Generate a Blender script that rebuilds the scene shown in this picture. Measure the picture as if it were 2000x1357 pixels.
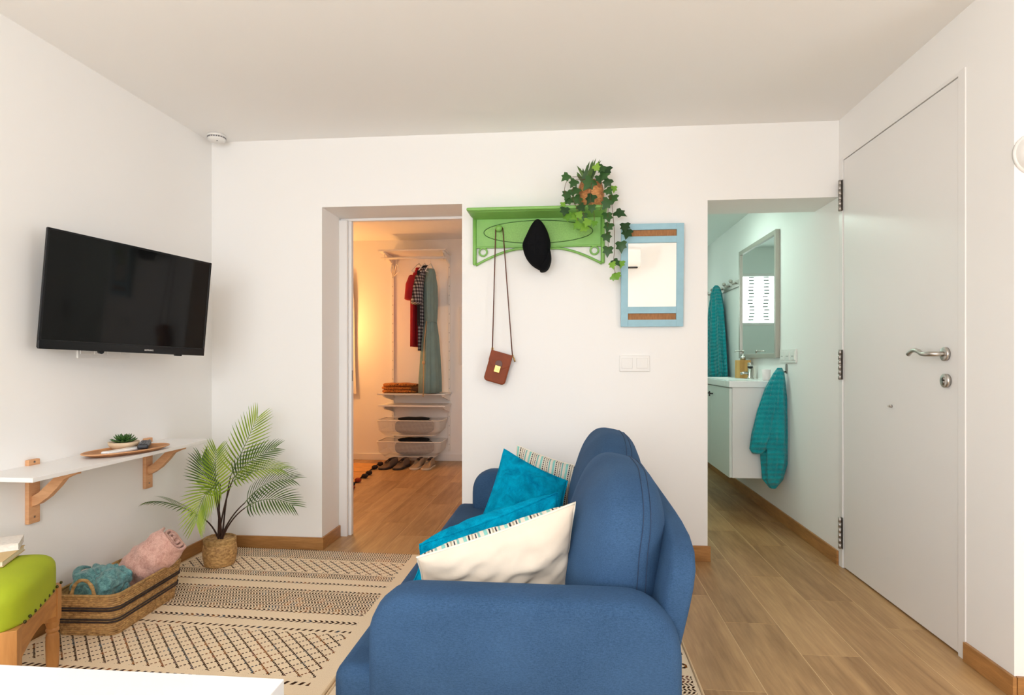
import bpy, bmesh, math, random
from mathutils import Vector, Matrix, noise as mnoise

sc = bpy.context.scene
for o in list(bpy.data.objects):
    bpy.data.objects.remove(o, do_unlink=True)
COL = sc.collection
PI = math.pi
R = math.radians

# ---------------------------------------------------------------- camera, world, lights, exposure
# room axes: X to the right, Y away from the camera, Z up; the camera stands at the origin
cam_data = bpy.data.cameras.new('camera')
cam = bpy.data.objects.new('camera', cam_data)
COL.objects.link(cam)
cam.location = (0, 0, 1.085)
cam.rotation_euler = (PI / 2, 0, 0.0924)
cam_data.sensor_width = 36
cam_data.lens = 1179 / 2000 * 36
cam_data.shift_y = 24.5 / 2000
cam_data.clip_start = 0.03
sc.camera = cam

world = bpy.data.worlds.new('world')
sc.world = world
world.use_nodes = True
bg = world.node_tree.nodes['Background']
bg.inputs[0].default_value = (0.75, 0.87, 1.0, 1)
bg.inputs[1].default_value = 1.0

def area(name, loc, rot, sx, sy, power, col):
    d = bpy.data.lights.new(name, 'AREA')
    d.shape = 'RECTANGLE'
    d.size, d.size_y, d.energy, d.color = sx, sy, power, col
    o = bpy.data.objects.new(name, d)
    o.location, o.rotation_euler = loc, rot
    COL.objects.link(o)
    return o

# daylight through the two windows of the wall behind the camera and the one of the right-hand nook
area('daylight_front_window', (-0.55, -1.66, 1.35), (R(90), 0, 0), 2.3, 1.5, 41, (0.94, 0.975, 1.0))
area('daylight_side_window', (2.66, 0.2, 1.35), (R(90), 0, R(90)), 1.5, 1.4, 15, (0.93, 0.97, 1.0))
# area light added for daylight from the closet room's right; no window built
area('closet_daylight_fill', (0.30, 4.9, 1.3), (R(90), 0, R(90)), 1.0, 1.0, 3.5, (0.95, 0.97, 1.0))

vs = sc.view_settings
vs.view_transform = 'Standard'
vs.look = 'None'
vs.gamma = 1.0
vs.use_curve_mapping = False
vs.exposure = 0.63
sc.display_settings.display_device = 'sRGB'
try:
    sc.cycles.use_denoising = True
    sc.cycles.max_bounces = 10
    sc.cycles.diffuse_bounces = 7
    sc.cycles.glossy_bounces = 4
    sc.cycles.transmission_bounces = 3
    sc.cycles.transparent_max_bounces = 12
    sc.cycles.use_adaptive_sampling = True
    sc.cycles.adaptive_threshold = 0.06
    sc.cycles.caustics_reflective = False
    sc.cycles.caustics_refractive = False
    sc.cycles.sample_clamp_indirect = 6
except Exception:
    pass

XL, XR, YB, H = -2.068, 1.429, 3.343, 2.353      # left wall, right wall, back wall, ceiling
YB2 = 3.665                                      # far face of the back wall
YC = 6.41                                        # back wall of the closet room
YE = 6.45                                        # end wall of the bathroom
ZO = 1.96                                        # height of the door openings

# ---------------------------------------------------------------- helpers
def lin(r, g, b):
    f = lambda c: (c / 255) / 12.92 if c / 255 <= 0.04045 else ((c / 255 + 0.055) / 1.055) ** 2.4
    return (f(r), f(g), f(b), 1)

class E:
    """tiny expression wrapper around Math nodes"""
    nt = None
    def __init__(s, v): s.v = v
    @staticmethod
    def op(op, *a):
        n = E.nt.nodes.new('ShaderNodeMath'); n.operation = op
        for i, x in enumerate(a):
            x = x.v if isinstance(x, E) else x
            if isinstance(x, (int, float)): n.inputs[i].default_value = x
            else: E.nt.links.new(x, n.inputs[i])
        return E(n.outputs[0])
    def __add__(s, o): return E.op('ADD', s, o)
    __radd__ = __add__
    def __sub__(s, o): return E.op('SUBTRACT', s, o)
    def __rsub__(s, o): return E.op('SUBTRACT', o, s)
    def __mul__(s, o): return E.op('MULTIPLY', s, o)
    __rmul__ = __mul__
    def __truediv__(s, o): return E.op('DIVIDE', s, o)
    def lt(s, o): return E.op('LESS_THAN', s, o)
    def gt(s, o): return E.op('GREATER_THAN', s, o)
    def fract(s): return E.op('FRACT', s)
    def floor(s): return E.op('FLOOR', s)
    def abs(s): return E.op('ABSOLUTE', s)
    def max(s, o): return E.op('MAXIMUM', s, o)
    def within(s, a, b): return s.gt(a) * s.lt(b)

def new_mat(name):
    m = bpy.data.materials.new(name)
    m.use_nodes = True
    nt = m.node_tree
    p = nt.nodes['Principled BSDF']
    E.nt = nt
    return m, nt, p

def nd(nt, t, **kw):
    n = nt.nodes.new(t)
    for k, v in kw.items(): setattr(n, k, v)
    return n

def tex_coords(nt, kind='Object', scale=(1, 1, 1), rot=(0, 0, 0), loc=None):
    tc = nd(nt, 'ShaderNodeTexCoord')
    mp = nd(nt, 'ShaderNodeMapping')
    mp.inputs['Scale'].default_value = scale
    mp.inputs['Rotation'].default_value = rot
    nt.links.new(tc.outputs[kind], mp.inputs[0])
    return mp.outputs[0]

def noise_tex(nt, vec, scale, detail=3, rough=0.55, dist=0.0):
    n = nd(nt, 'ShaderNodeTexNoise')
    n.inputs['Scale'].default_value = scale
    n.inputs['Detail'].default_value = detail
    n.inputs['Roughness'].default_value = rough
    n.inputs['Distortion'].default_value = dist
    nt.links.new(vec, n.inputs['Vector'])
    return n.outputs['Fac']

def ramp(nt, fac, stops):
    r = nd(nt, 'ShaderNodeValToRGB')
    el = r.color_ramp.elements
    while len(el) < len(stops): el.new(0.5)
    for e, (p, c) in zip(el, stops): e.position, e.color = p, c
    nt.links.new(fac, r.inputs[0])
    return r.outputs[0]

def mixc(nt, fac, a, b, mode='MIX'):
    m = nd(nt, 'ShaderNodeMix', data_type='RGBA', blend_type=mode)
    for s, v in ((m.inputs[0], fac), (m.inputs[6], a), (m.inputs[7], b)):
        if isinstance(v, (int, float)): s.default_value = v
        elif isinstance(v, tuple): s.default_value = v
        else: nt.links.new(v, s)
    return m.outputs[2]

def add_bump(nt, p, h, strength=0.2, dist=0.01):
    b = nd(nt, 'ShaderNodeBump')
    b.inputs['Strength'].default_value = strength
    b.inputs['Distance'].default_value = dist
    nt.links.new(h, b.inputs['Height'])
    nt.links.new(b.outputs[0], p.inputs['Normal'])

def pb(name, col, rough=0.5, metal=0.0, spec=0.5, var=0.0, vscale=6, bump=0.0, bscale=60, bdist=0.003, sheen=0.0, coords='Object', sss=0):
    m, nt, p = new_mat(name)
    p.inputs['Base Color'].default_value = col
    p.inputs['Roughness'].default_value = rough
    p.inputs['Metallic'].default_value = metal
    p.inputs['Specular IOR Level'].default_value = spec
    if sheen:
        p.inputs['Sheen Weight'].default_value = sheen
        p.inputs['Sheen Roughness'].default_value = 0.4
        p.inputs['Sheen Tint'].default_value = col
    v = tex_coords(nt, coords)
    if var:
        f = noise_tex(nt, v, vscale, 4)
        lo = tuple(c * (1 - var) for c in col[:3]) + (1,)
        hi = tuple(min(1, c * (1 + var)) for c in col[:3]) + (1,)
        nt.links.new(ramp(nt, f, [(0.3, lo), (0.7, hi)]), p.inputs['Base Color'])
    if bump:
        add_bump(nt, p, noise_tex(nt, v, bscale, 4), bump, bdist)
    return m

def wood(name, c_dark, c_light, scale=(3, 3, 40), rings=2.5, rough=0.45, rnd=0.0, bump=0.05):
    """grain lines: noise stretched along one axis (small scale = along the grain)"""
    m, nt, p = new_mat(name)
    tc = nd(nt, 'ShaderNodeTexCoord')
    oi = nd(nt, 'ShaderNodeObjectInfo')
    add = nd(nt, 'ShaderNodeVectorMath', operation='ADD')
    sclr = nd(nt, 'ShaderNodeVectorMath', operation='SCALE')
    cmb = nd(nt, 'ShaderNodeCombineXYZ')
    for i in range(3): nt.links.new(oi.outputs['Random'], cmb.inputs[i])
    sclr.inputs['Scale'].default_value = 37.0
    nt.links.new(cmb.outputs[0], sclr.inputs[0])
    nt.links.new(tc.outputs['Object'], add.inputs[0]); nt.links.new(sclr.outputs[0], add.inputs[1])
    mp = nd(nt, 'ShaderNodeMapping'); mp.inputs['Scale'].default_value = scale
    nt.links.new(add.outputs[0], mp.inputs[0])
    f1 = noise_tex(nt, mp.outputs[0], 1.0, 5, 0.6, 0.6)
    f2 = noise_tex(nt, mp.outputs[0], rings * 2.2, 3, 0.5, 0.3)
    f = E(f1) * 0.7 + E(f2) * 0.3
    if rnd: f = f + (E(oi.outputs['Random']) - 0.5) * rnd
    nt.links.new(ramp(nt, f.v, [(0.30, c_dark), (0.68, c_light)]), p.inputs['Base Color'])
    p.inputs['Roughness'].default_value = rough
    if bump: add_bump(nt, p, f2, bump, 0.002)
    return m

# ---------------------------------------------------------------- mesh builder
class MB:
    def __init__(s): s.v, s.f, s.uv = [], [], []
    def add(s, vs, fs, uvs=None):
        o = len(s.v)
        s.v += [tuple(x) for x in vs]
        s.uv += uvs if uvs else [(0.0, 0.0)] * len(vs)
        s.f += [tuple(i + o for i in f) for f in fs]
        return s
    def box(s, x0, x1, y0, y1, z0, z1):
        return s.add([(x0, y0, z0), (x1, y0, z0), (x1, y1, z0), (x0, y1, z0), (x0, y0, z1), (x1, y0, z1), (x1, y1, z1), (x0, y1, z1)],
                     [(0, 3, 2, 1), (4, 5, 6, 7), (0, 1, 5, 4), (1, 2, 6, 5), (2, 3, 7, 6), (3, 0, 4, 7)])
    def rings(s, rings, closed=True, cap=True, uvs=None):
        n = len(rings[0]); vs = [p for r in rings for p in r]; fs = []
        m = n if closed else n - 1
        for i in range(len(rings) - 1):
            for j in range(m):
                k = (j + 1) % n
                fs.append((i * n + j, i * n + k, (i + 1) * n + k, (i + 1) * n + j))
        if cap and closed:
            fs.append(tuple(range(n - 1, -1, -1)))
            fs.append(tuple((len(rings) - 1) * n + j for j in range(n)))
        return s.add(vs, fs, uvs)
    def tube(s, pts, r, n=8, closed=False, cap=True):
        pts = [Vector(p) for p in pts]; m = len(pts)
        rr = r if isinstance(r, (list, tuple)) else [r] * m
        rings, ref = [], None
        for i, p in enumerate(pts):
            a = pts[(i - 1) % m] if (closed or i > 0) else pts[0]
            b = pts[(i + 1) % m] if (closed or i < m - 1) else pts[-1]
            t = (b - a).normalized()
            if ref is None:
                ref = Vector((0, 0, 1)) if abs(t.z) < 0.9 else Vector((1, 0, 0))
            ref = (ref - t * ref.dot(t)).normalized()
            bi = t.cross(ref)
            rings.append([p + (ref * math.cos(2 * PI * k / n) + bi * math.sin(2 * PI * k / n)) * rr[i] for k in range(n)])
        if closed:
            rings.append(rings[0])
        return s.rings(rings, True, cap and not closed)
    def cyl(s, p0, p1, r0, r1=None, n=16):
        return s.tube([p0, p1], [r0, r0 if r1 is None else r1], n)
    def lathe(s, prof, n=24, c=(0, 0, 0), cap=True):
        return s.rings([[(c[0] + r * math.cos(2 * PI * k / n), c[1] + r * math.sin(2 * PI * k / n), c[2] + z) for k in range(n)] for r, z in prof], True, cap)
    def prism(s, poly, axis, a, b):
        mk = {'x': lambda u, v, t: (t, u, v), 'y': lambda u, v, t: (u, t, v), 'z': lambda u, v, t: (u, v, t)}[axis]
        n = len(poly)
        vs = [mk(u, v, a) for u, v in poly] + [mk(u, v, b) for u, v in poly]
        fs = [tuple(range(n)), tuple(range(2 * n - 1, n - 1, -1))]
        fs += [(i, n + i, n + (i + 1) % n, (i + 1) % n) for i in range(n)]
        return s.add(vs, fs)
    def sbox(s, hx, hy, hz, p=4.0, seg=12, c=(0, 0, 0), fn=None, M=None):
        """rounded box: cube surface pushed onto a p-norm ball"""
        idx, vs, fs = {}, [], []
        def vid(a, b, d):
            k = (round(a, 5), round(b, 5), round(d, 5))
            if k not in idx:
                q = (abs(a) ** p + abs(b) ** p + abs(d) ** p) ** (1 / p)
                w = Vector((a / q * hx, b / q * hy, d / q * hz))
                if fn: w = fn(w, a / q, b / q, d / q)
                if M is not None: w = M @ w
                idx[k] = len(vs); vs.append((w.x + c[0], w.y + c[1], w.z + c[2]))
            return idx[k]
        g = [-1 + 2 * i / seg for i in range(seg + 1)]
        g = [math.tan(x * 0.78) / math.tan(0.78) for x in g]
        for ax in range(3):
            for sg in (-1, 1):
                for i in range(seg):
                    for j in range(seg):
                        q = []
                        for (u, v) in ((g[i], g[j]), (g[i + 1], g[j]), (g[i + 1], g[j + 1]), (g[i], g[j + 1])):
                            t = [0, 0, 0]; t[ax] = sg; t[(ax + 1) % 3] = u; t[(ax + 2) % 3] = v
                            q.append(vid(*t))
                        fs.append(tuple(q) if sg > 0 else tuple(reversed(q)))
        return s.add(vs, fs)
    def grid(s, fn, nu, nv, uvfn=None):
        vs, uvs, fs = [], [], []
        for i in range(nu + 1):
            for j in range(nv + 1):
                u, v = i / nu, j / nv
                vs.append(tuple(fn(u, v)))
                uvs.append(uvfn(u, v) if uvfn else (u, v))
        for i in range(nu):
            for j in range(nv):
                a = i * (nv + 1) + j
                fs.append((a, a + nv + 1, a + nv + 2, a + 1))
        return s.add(vs, fs, uvs)
    def mesh(s, name, mat, smooth=False):
        me = bpy.data.meshes.new(name)
        me.from_pydata(s.v, [], s.f)
        me.validate()
        bm = bmesh.new(); bm.from_mesh(me)
        bmesh.ops.recalc_face_normals(bm, faces=bm.faces)
        for f in bm.faces: f.smooth = smooth
        bm.to_mesh(me); bm.free()
        if any(u != (0.0, 0.0) for u in s.uv) and len(me.vertices) == len(s.v):
            uvl = me.uv_layers.new(name='UVMap')
            for l in me.loops: uvl.data[l.index].uv = s.uv[l.vertex_index]
        if mat: me.materials.append(mat)
        return me
    def build(s, name, mat, parent=None, smooth=False, bevel=0.0, seg=2, loc=None, rot=None, M=None):
        me = s.mesh(name, mat, smooth or bevel > 0)
        return place(name, me, parent, loc, rot, M, bevel, seg, flat=not smooth)

def place(name, me, parent=None, loc=None, rot=None, M=None, bevel=0.0, seg=2, flat=True):
    o = bpy.data.objects.new(name, me)
    COL.objects.link(o)
    if parent is not None: o.parent = parent
    if M is not None: o.matrix_local = M
    if loc is not None: o.location = loc
    if rot is not None: o.rotation_euler = rot
    if bevel:
        b = o.modifiers.new('bevel', 'BEVEL')
        b.width, b.segments, b.limit_method, b.angle_limit = bevel, seg, 'ANGLE', R(40)
        b.harden_normals = False
        if flat:
            for pl in me.polygons: pl.use_smooth = True
            w = o.modifiers.new('normals', 'WEIGHTED_NORMAL'); w.keep_sharp = True
    return o

def tag(o, label, cat=None, group=None, kind=None):
    o['label'] = label
    if cat: o['category'] = cat
    if group: o['group'] = group
    if kind: o['kind'] = kind
    return o

def thing(name, label, cat, loc=(0, 0, 0), rotz=0.0, group=None):
    o = bpy.data.objects.new(name, None)
    o.empty_display_size = 0.05
    COL.objects.link(o)
    o.location = loc; o.rotation_euler = (0, 0, rotz)
    return tag(o, label, cat, group)

def struct(name, mb, mat, label, cat, bevel=0.0):
    o = mb.build(name, mat, bevel=bevel)
    return tag(o, label, cat, None, 'structure')

def box_obj(name, b, mat, parent=None, bevel=0.0, seg=2):
    """box as an object whose origin is the box centre"""
    x0, x1, y0, y1, z0, z1 = b
    c = ((x0 + x1) / 2, (y0 + y1) / 2, (z0 + z1) / 2)
    m = MB().box(x0 - c[0], x1 - c[0], y0 - c[1], y1 - c[1], z0 - c[2], z1 - c[2])
    return m.build(name, mat, parent, bevel=bevel, seg=seg, loc=c)

def arc(cx, cy, r, a0, a1, n):
    return [(cx + r * math.cos(a0 + (a1 - a0) * i / n), cy + r * math.sin(a0 + (a1 - a0) * i / n)) for i in range(n + 1)]

def rrect(x0, x1, y0, y1, r, n=5):
    r = min(r, (x1 - x0) / 2 - 1e-4, (y1 - y0) / 2 - 1e-4)
    return arc(x1 - r, y0 + r, r, -PI / 2, 0, n) + arc(x1 - r, y1 - r, r, 0, PI / 2, n) + arc(x0 + r, y1 - r, r, PI / 2, PI, n) + arc(x0 + r, y0 + r, r, PI, 1.5 * PI, n)

def bez(p0, p1, p2, n):
    p0, p1, p2 = Vector(p0), Vector(p1), Vector(p2)
    return [p0 * (1 - t) ** 2 + p1 * 2 * t * (1 - t) + p2 * t * t for t in [i / n for i in range(n + 1)]]

def nz(p, s, seed=0.0):
    return mnoise.noise(Vector((p[0] * s + seed, p[1] * s + seed * 1.7, p[2] * s - seed)))

def text_mesh(name, body, size, mat, parent, M, depth=0.0004):
    c = bpy.data.curves.new(name, 'FONT')
    c.body, c.size, c.extrude, c.align_x, c.align_y = body, size, depth, 'CENTER', 'CENTER'
    t = bpy.data.objects.new('tmp', c); COL.objects.link(t)
    bpy.context.view_layer.update()
    me = bpy.data.meshes.new_from_object(t.evaluated_get(bpy.context.evaluated_depsgraph_get()))
    bpy.data.objects.remove(t, do_unlink=True); bpy.data.curves.remove(c)
    me.name = name; me.materials.clear(); me.materials.append(mat)
    return place(name, me, parent, M=M)

rnd = random.Random(7)

# ---------------------------------------------------------------- materials
M_wall = pb('wall_paint', (0.87, 0.853, 0.832, 1), 0.85, spec=0.2)
M_ceil = pb('ceiling_paint', (0.885, 0.873, 0.858, 1), 0.9, spec=0.1)
M_bathwall = pb('bathroom_paint', (0.78, 0.83, 0.80, 1), 0.6, spec=0.3)
M_white = pb('white_lacquer', (0.82, 0.80, 0.78, 1), 0.35, spec=0.5)
M_whitegloss = pb('white_gloss', (0.88, 0.87, 0.86, 1), 0.15, spec=0.5)
M_plast = pb('white_plastic', (0.80, 0.78, 0.75, 1), 0.3)
M_plank = wood('oak_look_plank', lin(138, 100, 58), lin(190, 151, 103), (16, 1.3, 8), 2.6, 0.40, rnd=0.16)
M_grout = pb('grout', lin(214, 184, 142), 0.8)
M_base = wood('oak_look_skirting', lin(140, 94, 48), lin(186, 134, 78), (5, 5, 40), 2.0, 0.4, rnd=0.1)
M_steel = pb('brushed_steel', (0.55, 0.52, 0.48, 1), 0.32, 1.0)
M_dsteel = pb('dark_steel', (0.32, 0.30, 0.28, 1), 0.35, 1.0)
M_hinge = pb('satin_hinge_steel', (0.46, 0.43, 0.40, 1), 0.42, 0.9)
M_black = pb('black_plastic', (0.012, 0.012, 0.012, 1), 0.35)
M_gap = pb('dark_gap', (0.03, 0.025, 0.02, 1), 0.9)
M_gold = pb('brass', (0.62, 0.40, 0.13, 1), 0.35, 0.9)
M_mirror = pb('mirror_silver', (0.93, 0.94, 0.93, 1), 0.01, 1.0)

# ---------------------------------------------------------------- room shell
# floor with planks laid along Y in 0.211 m wide courses
fl = struct('floor', MB().box(-3.4, 2.8, -1.8, 6.6, -0.1, -0.0007), M_grout, 'wood-look plank floor with pale joints running through all rooms', 'floor')
PW, PL, GAP = 0.211, 0.815, 0.0032
offs = [2.04, 2.57, 2.315, 2.84, 2.57, 2.12, 2.40, 2.75, 2.25, 2.63]
plank_me = MB().box(-PW / 2 + GAP / 2, PW / 2 - GAP / 2, -PL / 2 + GAP / 2, PL / 2 - GAP / 2, -0.008, 0).mesh('plank', M_plank)
for k in range(-14, 5):
    x = 0.434 + PW * k + PW / 2
    off = offs[k % 10]
    j = math.floor((1.0 - off) / PL)
    while off + j * PL < 6.5:
        y = off + (j + 0.5) * PL
        j += 1
        if x < XL - 0.1 and y < 3.3: continue
        if x < XL + 0.6 and y < 1.2: continue
        place('plank', plank_me, fl, loc=(x, y, 0))

T = 0.12
struct('wall_left', MB().box(XL - T, XL, -1.8, YB, 0, H), M_wall, 'plain white wall with the television and the shelf', 'wall')
wb = MB()
wb.box(XL - T, -1.403, YB, YB2, 0, H + 0.1)            # left pier
wb.box(-1.403, -0.591, YB, YB2, ZO, H + 0.1)           # over the closet opening
wb.box(-0.591, 0.751, YB, YB2, 0, H + 0.1)             # middle
wb.box(0.751, XR, YB, YB2, 1.948, H + 0.1)             # over the bathroom opening
struct('wall_back', wb, M_wall, 'white back wall with two doorways, coat rack and blue mirror', 'wall')
wr = MB()
wr.box(XR, XR + T, 3.335, YE, 0, H + 0.1)
wr.box(XR, XR + T, 2.082, 2.318, 0, H + 0.1)
wr.box(XR, XR + T, 2.318, 3.335, 2.142, H + 0.1)
wr.box(XR + 0.06, XR + T, 2.318, 3.335, 0, 2.142)
struct('wall_right', wr, M_wall, 'white right wall holding the entrance door and running on into the bathroom', 'wall')
struct('wall_corner', MB().box(XR + T, 2.8, 2.082, 2.2, 0, H), M_wall, 'bright strip of white wall at the right edge past the outer corner', 'wall')
struct('wall_side', MB().box(2.7, 2.82, -1.8, -0.6, 0, H).box(2.7, 2.82, 1.0, 2.2, 0, H).box(2.7, 2.82, -0.6, 1.0, 0, 0.6).box(2.7, 2.82, -0.6, 1.0, 2.1, H), M_wall, 'white side wall with a window right of the camera', 'wall')
struct('wall_front', MB().box(XL - T, -1.75, -1.82, -1.7, 0, H).box(0.65, 2.82, -1.82, -1.7, 0, H).box(-1.75, 0.65, -1.82, -1.7, 0, 0.55).box(-1.75, 0.65, -1.82, -1.7, 2.15, H), M_wall, 'white wall with a window behind the camera', 'wall')
struct('ceiling', MB().box(XL - T, 2.82, -1.82, YB, H, H + 0.1), M_ceil, 'flat off-white ceiling of the living room', 'ceiling')

# closet room
struct('wall_closet_back', MB().box(-3.3, 0.45, YC, YC + 0.1, 0, 2.5), M_wall, 'pale wall behind the clothes rail seen through the left doorway', 'wall')
struct('wall_closet_left', MB().box(-3.3, -3.2, YB2, YC, 0, 2.5), M_wall, 'left wall of the closet room', 'wall')
struct('wall_partition', MB().box(0.36, 0.46, YB2, YE, 0, 2.5), M_bathwall, 'partition wall between closet room and bathroom', 'wall')
struct('wall_closet_front', MB().box(-3.3, XL - T, YB2 - 0.1, YB2, 0, 2.5), M_wall, 'front wall of the closet room left of the doorway', 'wall')
struct('ceiling_closet', MB().box(-3.3, 0.36, YB2, YC, 2.385, 2.5), M_ceil, 'ceiling of the closet room', 'ceiling')
# bathroom
be = MB()
be.box(0.46, 0.475, YE, YE + 0.1, 0, 2.4).box(1.165, XR, YE, YE + 0.1, 0, 2.4).box(0.475, 1.165, YE, YE + 0.1, 0, 1.44).box(0.475, 1.165, YE, YE + 0.1, 1.98, 2.4)
struct('wall_bathroom_end', be, M_bathwall, 'end wall of the bathroom with the shuttered window', 'wall')
struct('ceiling_bathroom', MB().box(0.46, XR, YB2, YE, 2.25, 2.4), M_bathwall, 'pale green-white ceiling of the bathroom', 'ceiling')

# skirting
BH = 0.070
def skirt(name, b, label):
    return struct(name, MB().box(*b), M_base, label, 'baseboard', bevel=0.0015)
skirt('baseboard_left', (XL, XL + 0.012, -1.7, YB - 0.012, 0.0, BH), 'wood-look skirting along the left wall behind basket and palm')
skirt('baseboard_back', (XL, -1.391, YB - 0.012, YB, 0.0, BH), 'wood-look skirting of the back wall between corner and closet doorway')
skirt('baseboard_reveal', (-1.403, -1.391, YB, 3.598, 0.0, BH), 'wood-look skirting inside the closet doorway')
skirt('baseboard_middle', (-0.591, 0.765, YB - 0.012, YB, 0.0, 0.083), 'wood-look skirting of the back wall between the two doorways')
skirt('baseboard_right', (XR - 0.012, XR, 2.07, 2.317, 0.0, 0.070), 'short wood-look skirting between door and outer corner')
skirt('baseboard_corner', (XR + 0.003, 2.7, 2.07, 2.082, 0.0, 0.070), 'wood-look skirting past the outer corner at the right edge')
skirt('baseboard_bathroom', (XR - 0.012, XR, 3.345, YE, 0.0, 0.075), 'wood-look skirting running along the bathroom wall')
struct('baseboard_closet', MB().box(-3.2, 0.36, YC - 0.014, YC, 0, 0.069), M_white, 'white skirting board of the closet room back wall', 'baseboard', bevel=0.002)

# closet doorway frame
fr = thing('door_frame', 'white frame of the sliding door set inside the left doorway', 'door frame', (-1.37, 3.63, 0))
fr['kind'] = 'structure'
def part_box(name, b, mat, par, bevel=0.0):
    L = par.location
    return box_obj(name, (b[0] - L.x, b[1] - L.x, b[2] - L.y, b[3] - L.y, b[4] - L.z, b[5] - L.z), mat, par, bevel)
part_box('jamb', (-1.403, -1.352, 3.600, 3.625, 0, 1.945), M_white, fr, 0.002)
part_box('stop', (-1.403, -1.334, 3.628, 3.665, 0, 1.945), M_white, fr, 0.003)
part_box('header', (-1.403, -0.591, 3.628, 3.665, 1.945, ZO), M_white, fr, 0.002)
part_box('lock_plate', (-1.3355, -1.3325, 3.636, 3.650, 0.955, 1.02), M_dsteel, fr)

# window behind the camera and side window (frames; the daylight lamps stand in the openings)
def window(name, x0, x1, z0, z1, y, along='x'):
    w = thing(name, 'white framed window %s' % ('behind the camera' if along == 'x' else 'in the side wall right of the camera'), 'window', ((x0 + x1) / 2, y, z0) if along == 'x' else (y, (x0 + x1) / 2, z0))
    w['kind'] = 'structure'
    hw, hh = (x1 - x0) / 2, z1 - z0
    for (a, b, c, d) in ((-hw, -hw + 0.06, 0, hh), (hw - 0.06, hw, 0, hh), (-0.03, 0.03, 0, hh), (-hw, hw, 0, 0.06), (-hw, hw, hh - 0.06, hh)):
        bb = (a, b, -0.03, 0.03, c, d) if along == 'x' else (-0.03, 0.03, a, b, c, d)
        box_obj('frame_bar', bb, M_white, w, 0.004)
window('window_1', -1.75, 0.65, 0.55, 2.15, -1.76, 'x')
window('window_2', -0.6, 1.0, 0.6, 2.1, 2.76, 'y')

# ---------------------------------------------------------------- entrance door
dr = thing('door_1', 'plain white entrance door with steel hinges and curved lever handle', 'door', (XR, 2.82, 0))
dr['kind'] = 'structure'
part_box('door_leaf', (XR + 0.001, XR + 0.045, 2.362, 3.289, 0.008, 2.124), M_white, dr, 0.002)
part_box('jamb', (XR - 0.004, XR + 0.05, 3.294, 3.336, 0, 2.142), M_white, dr, 0.002)
part_box('jamb', (XR - 0.004, XR + 0.05, 2.317, 2.357, 0, 2.142), M_white, dr, 0.002)
part_box('header', (XR - 0.001, XR + 0.05, 2.357, 3.294, 2.128, 2.142), M_white, dr, 0.001)
part_box('shadow_gap', (XR + 0.02, XR + 0.055, 2.352, 3.299, 0.0, 2.135), M_gap, dr)
for z0, z1 in ((1.864, 2.025), (0.983, 1.139), (0.099, 0.263)):
    h = MB(); n = 6; d = (z1 - z0) / n
    for i in range(n):
        h.cyl((0, 0, i * d + 0.0012), (0, 0, (i + 1) * d - 0.0012), 0.0085, n=14)
    h.cyl((0, 0, 0), (0, 0, z1 - z0), 0.0070, n=10)
    hh = h.build('hinge', M_hinge, dr, True, loc=(-0.0115, 3.304 - 2.82, z0))
    MB().box(-0.001, 0.001, -0.015, 0.014, 0, z1 - z0).build('hinge_leaf', M_dsteel, hh, loc=(0.0085, 0, 0))
hd = MB().rings([[(-0.012 * t, 0.026 * math.cos(a), 0.026 * math.sin(a)) for a in [2 * PI * k / 32 for k in range(32)]] for t in (0, 0.85)] + [[(-0.012, 0.023 * math.cos(a), 0.023 * math.sin(a)) for a in [2 * PI * k / 32 for k in range(32)]]])
ros = hd.build('rosette', M_steel, dr, True, loc=(0, 2.432 - 2.82, 1.108))
lev = [(-0.006, 0, 0), (-0.03, 0, 0), (-0.046, 0.006, 0), (-0.052, 0.02, 0), (-0.053, 0.05, 0.0), (-0.053, 0.066, 0.002), (-0.053, 0.085, 0.011), (-0.053, 0.105, 0.016), (-0.053, 0.125, 0.015), (-0.053, 0.145, 0.008), (-0.053, 0.158, -0.001)]
MB().tube(lev, [0.0095] * 4 + [0.009] * 3 + [0.0085] * 4, 14).build('lever', M_steel, ros, True)
hd2 = MB().rings([[(-0.014 * t, 0.026 * math.cos(a), 0.026 * math.sin(a)) for a in [2 * PI * k / 32 for k in range(32)]] for t in (0, 0.85)] + [[(-0.014, 0.022 * math.cos(a), 0.022 * math.sin(a)) for a in [2 * PI * k / 32 for k in range(32)]]])
esc = hd2.build('lock_escutcheon', M_steel, dr, True, loc=(0, 2.426 - 2.82, 1.007))
MB().cyl((-0.016, 0, 0.006), (-0.0135, 0, 0.006), 0.0085, n=18).box(-0.016, -0.0135, -0.004, 0.004, -0.016, 0.004).build('lock_cylinder', M_dsteel, esc, True)
MB().box(-0.0175, -0.0155, -0.001, 0.001, -0.002, 0.012).build('keyhole', M_gap, esc)
pv = MB().cyl((0, 0, 0), (-0.008, 0, 0), 0.006, n=16).cyl((-0.008, 0, 0), (-0.014, 0.004, 0.0), 0.0055, 0.004, n=16).build('door_stud', M_steel, dr, True, loc=(0, 2.82 - 2.82, 0.881))
part_box('strike_plate', (XR - 0.0005, XR + 0.0015, 2.356, 2.361, 1.095, 1.160), M_steel, dr)

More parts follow.
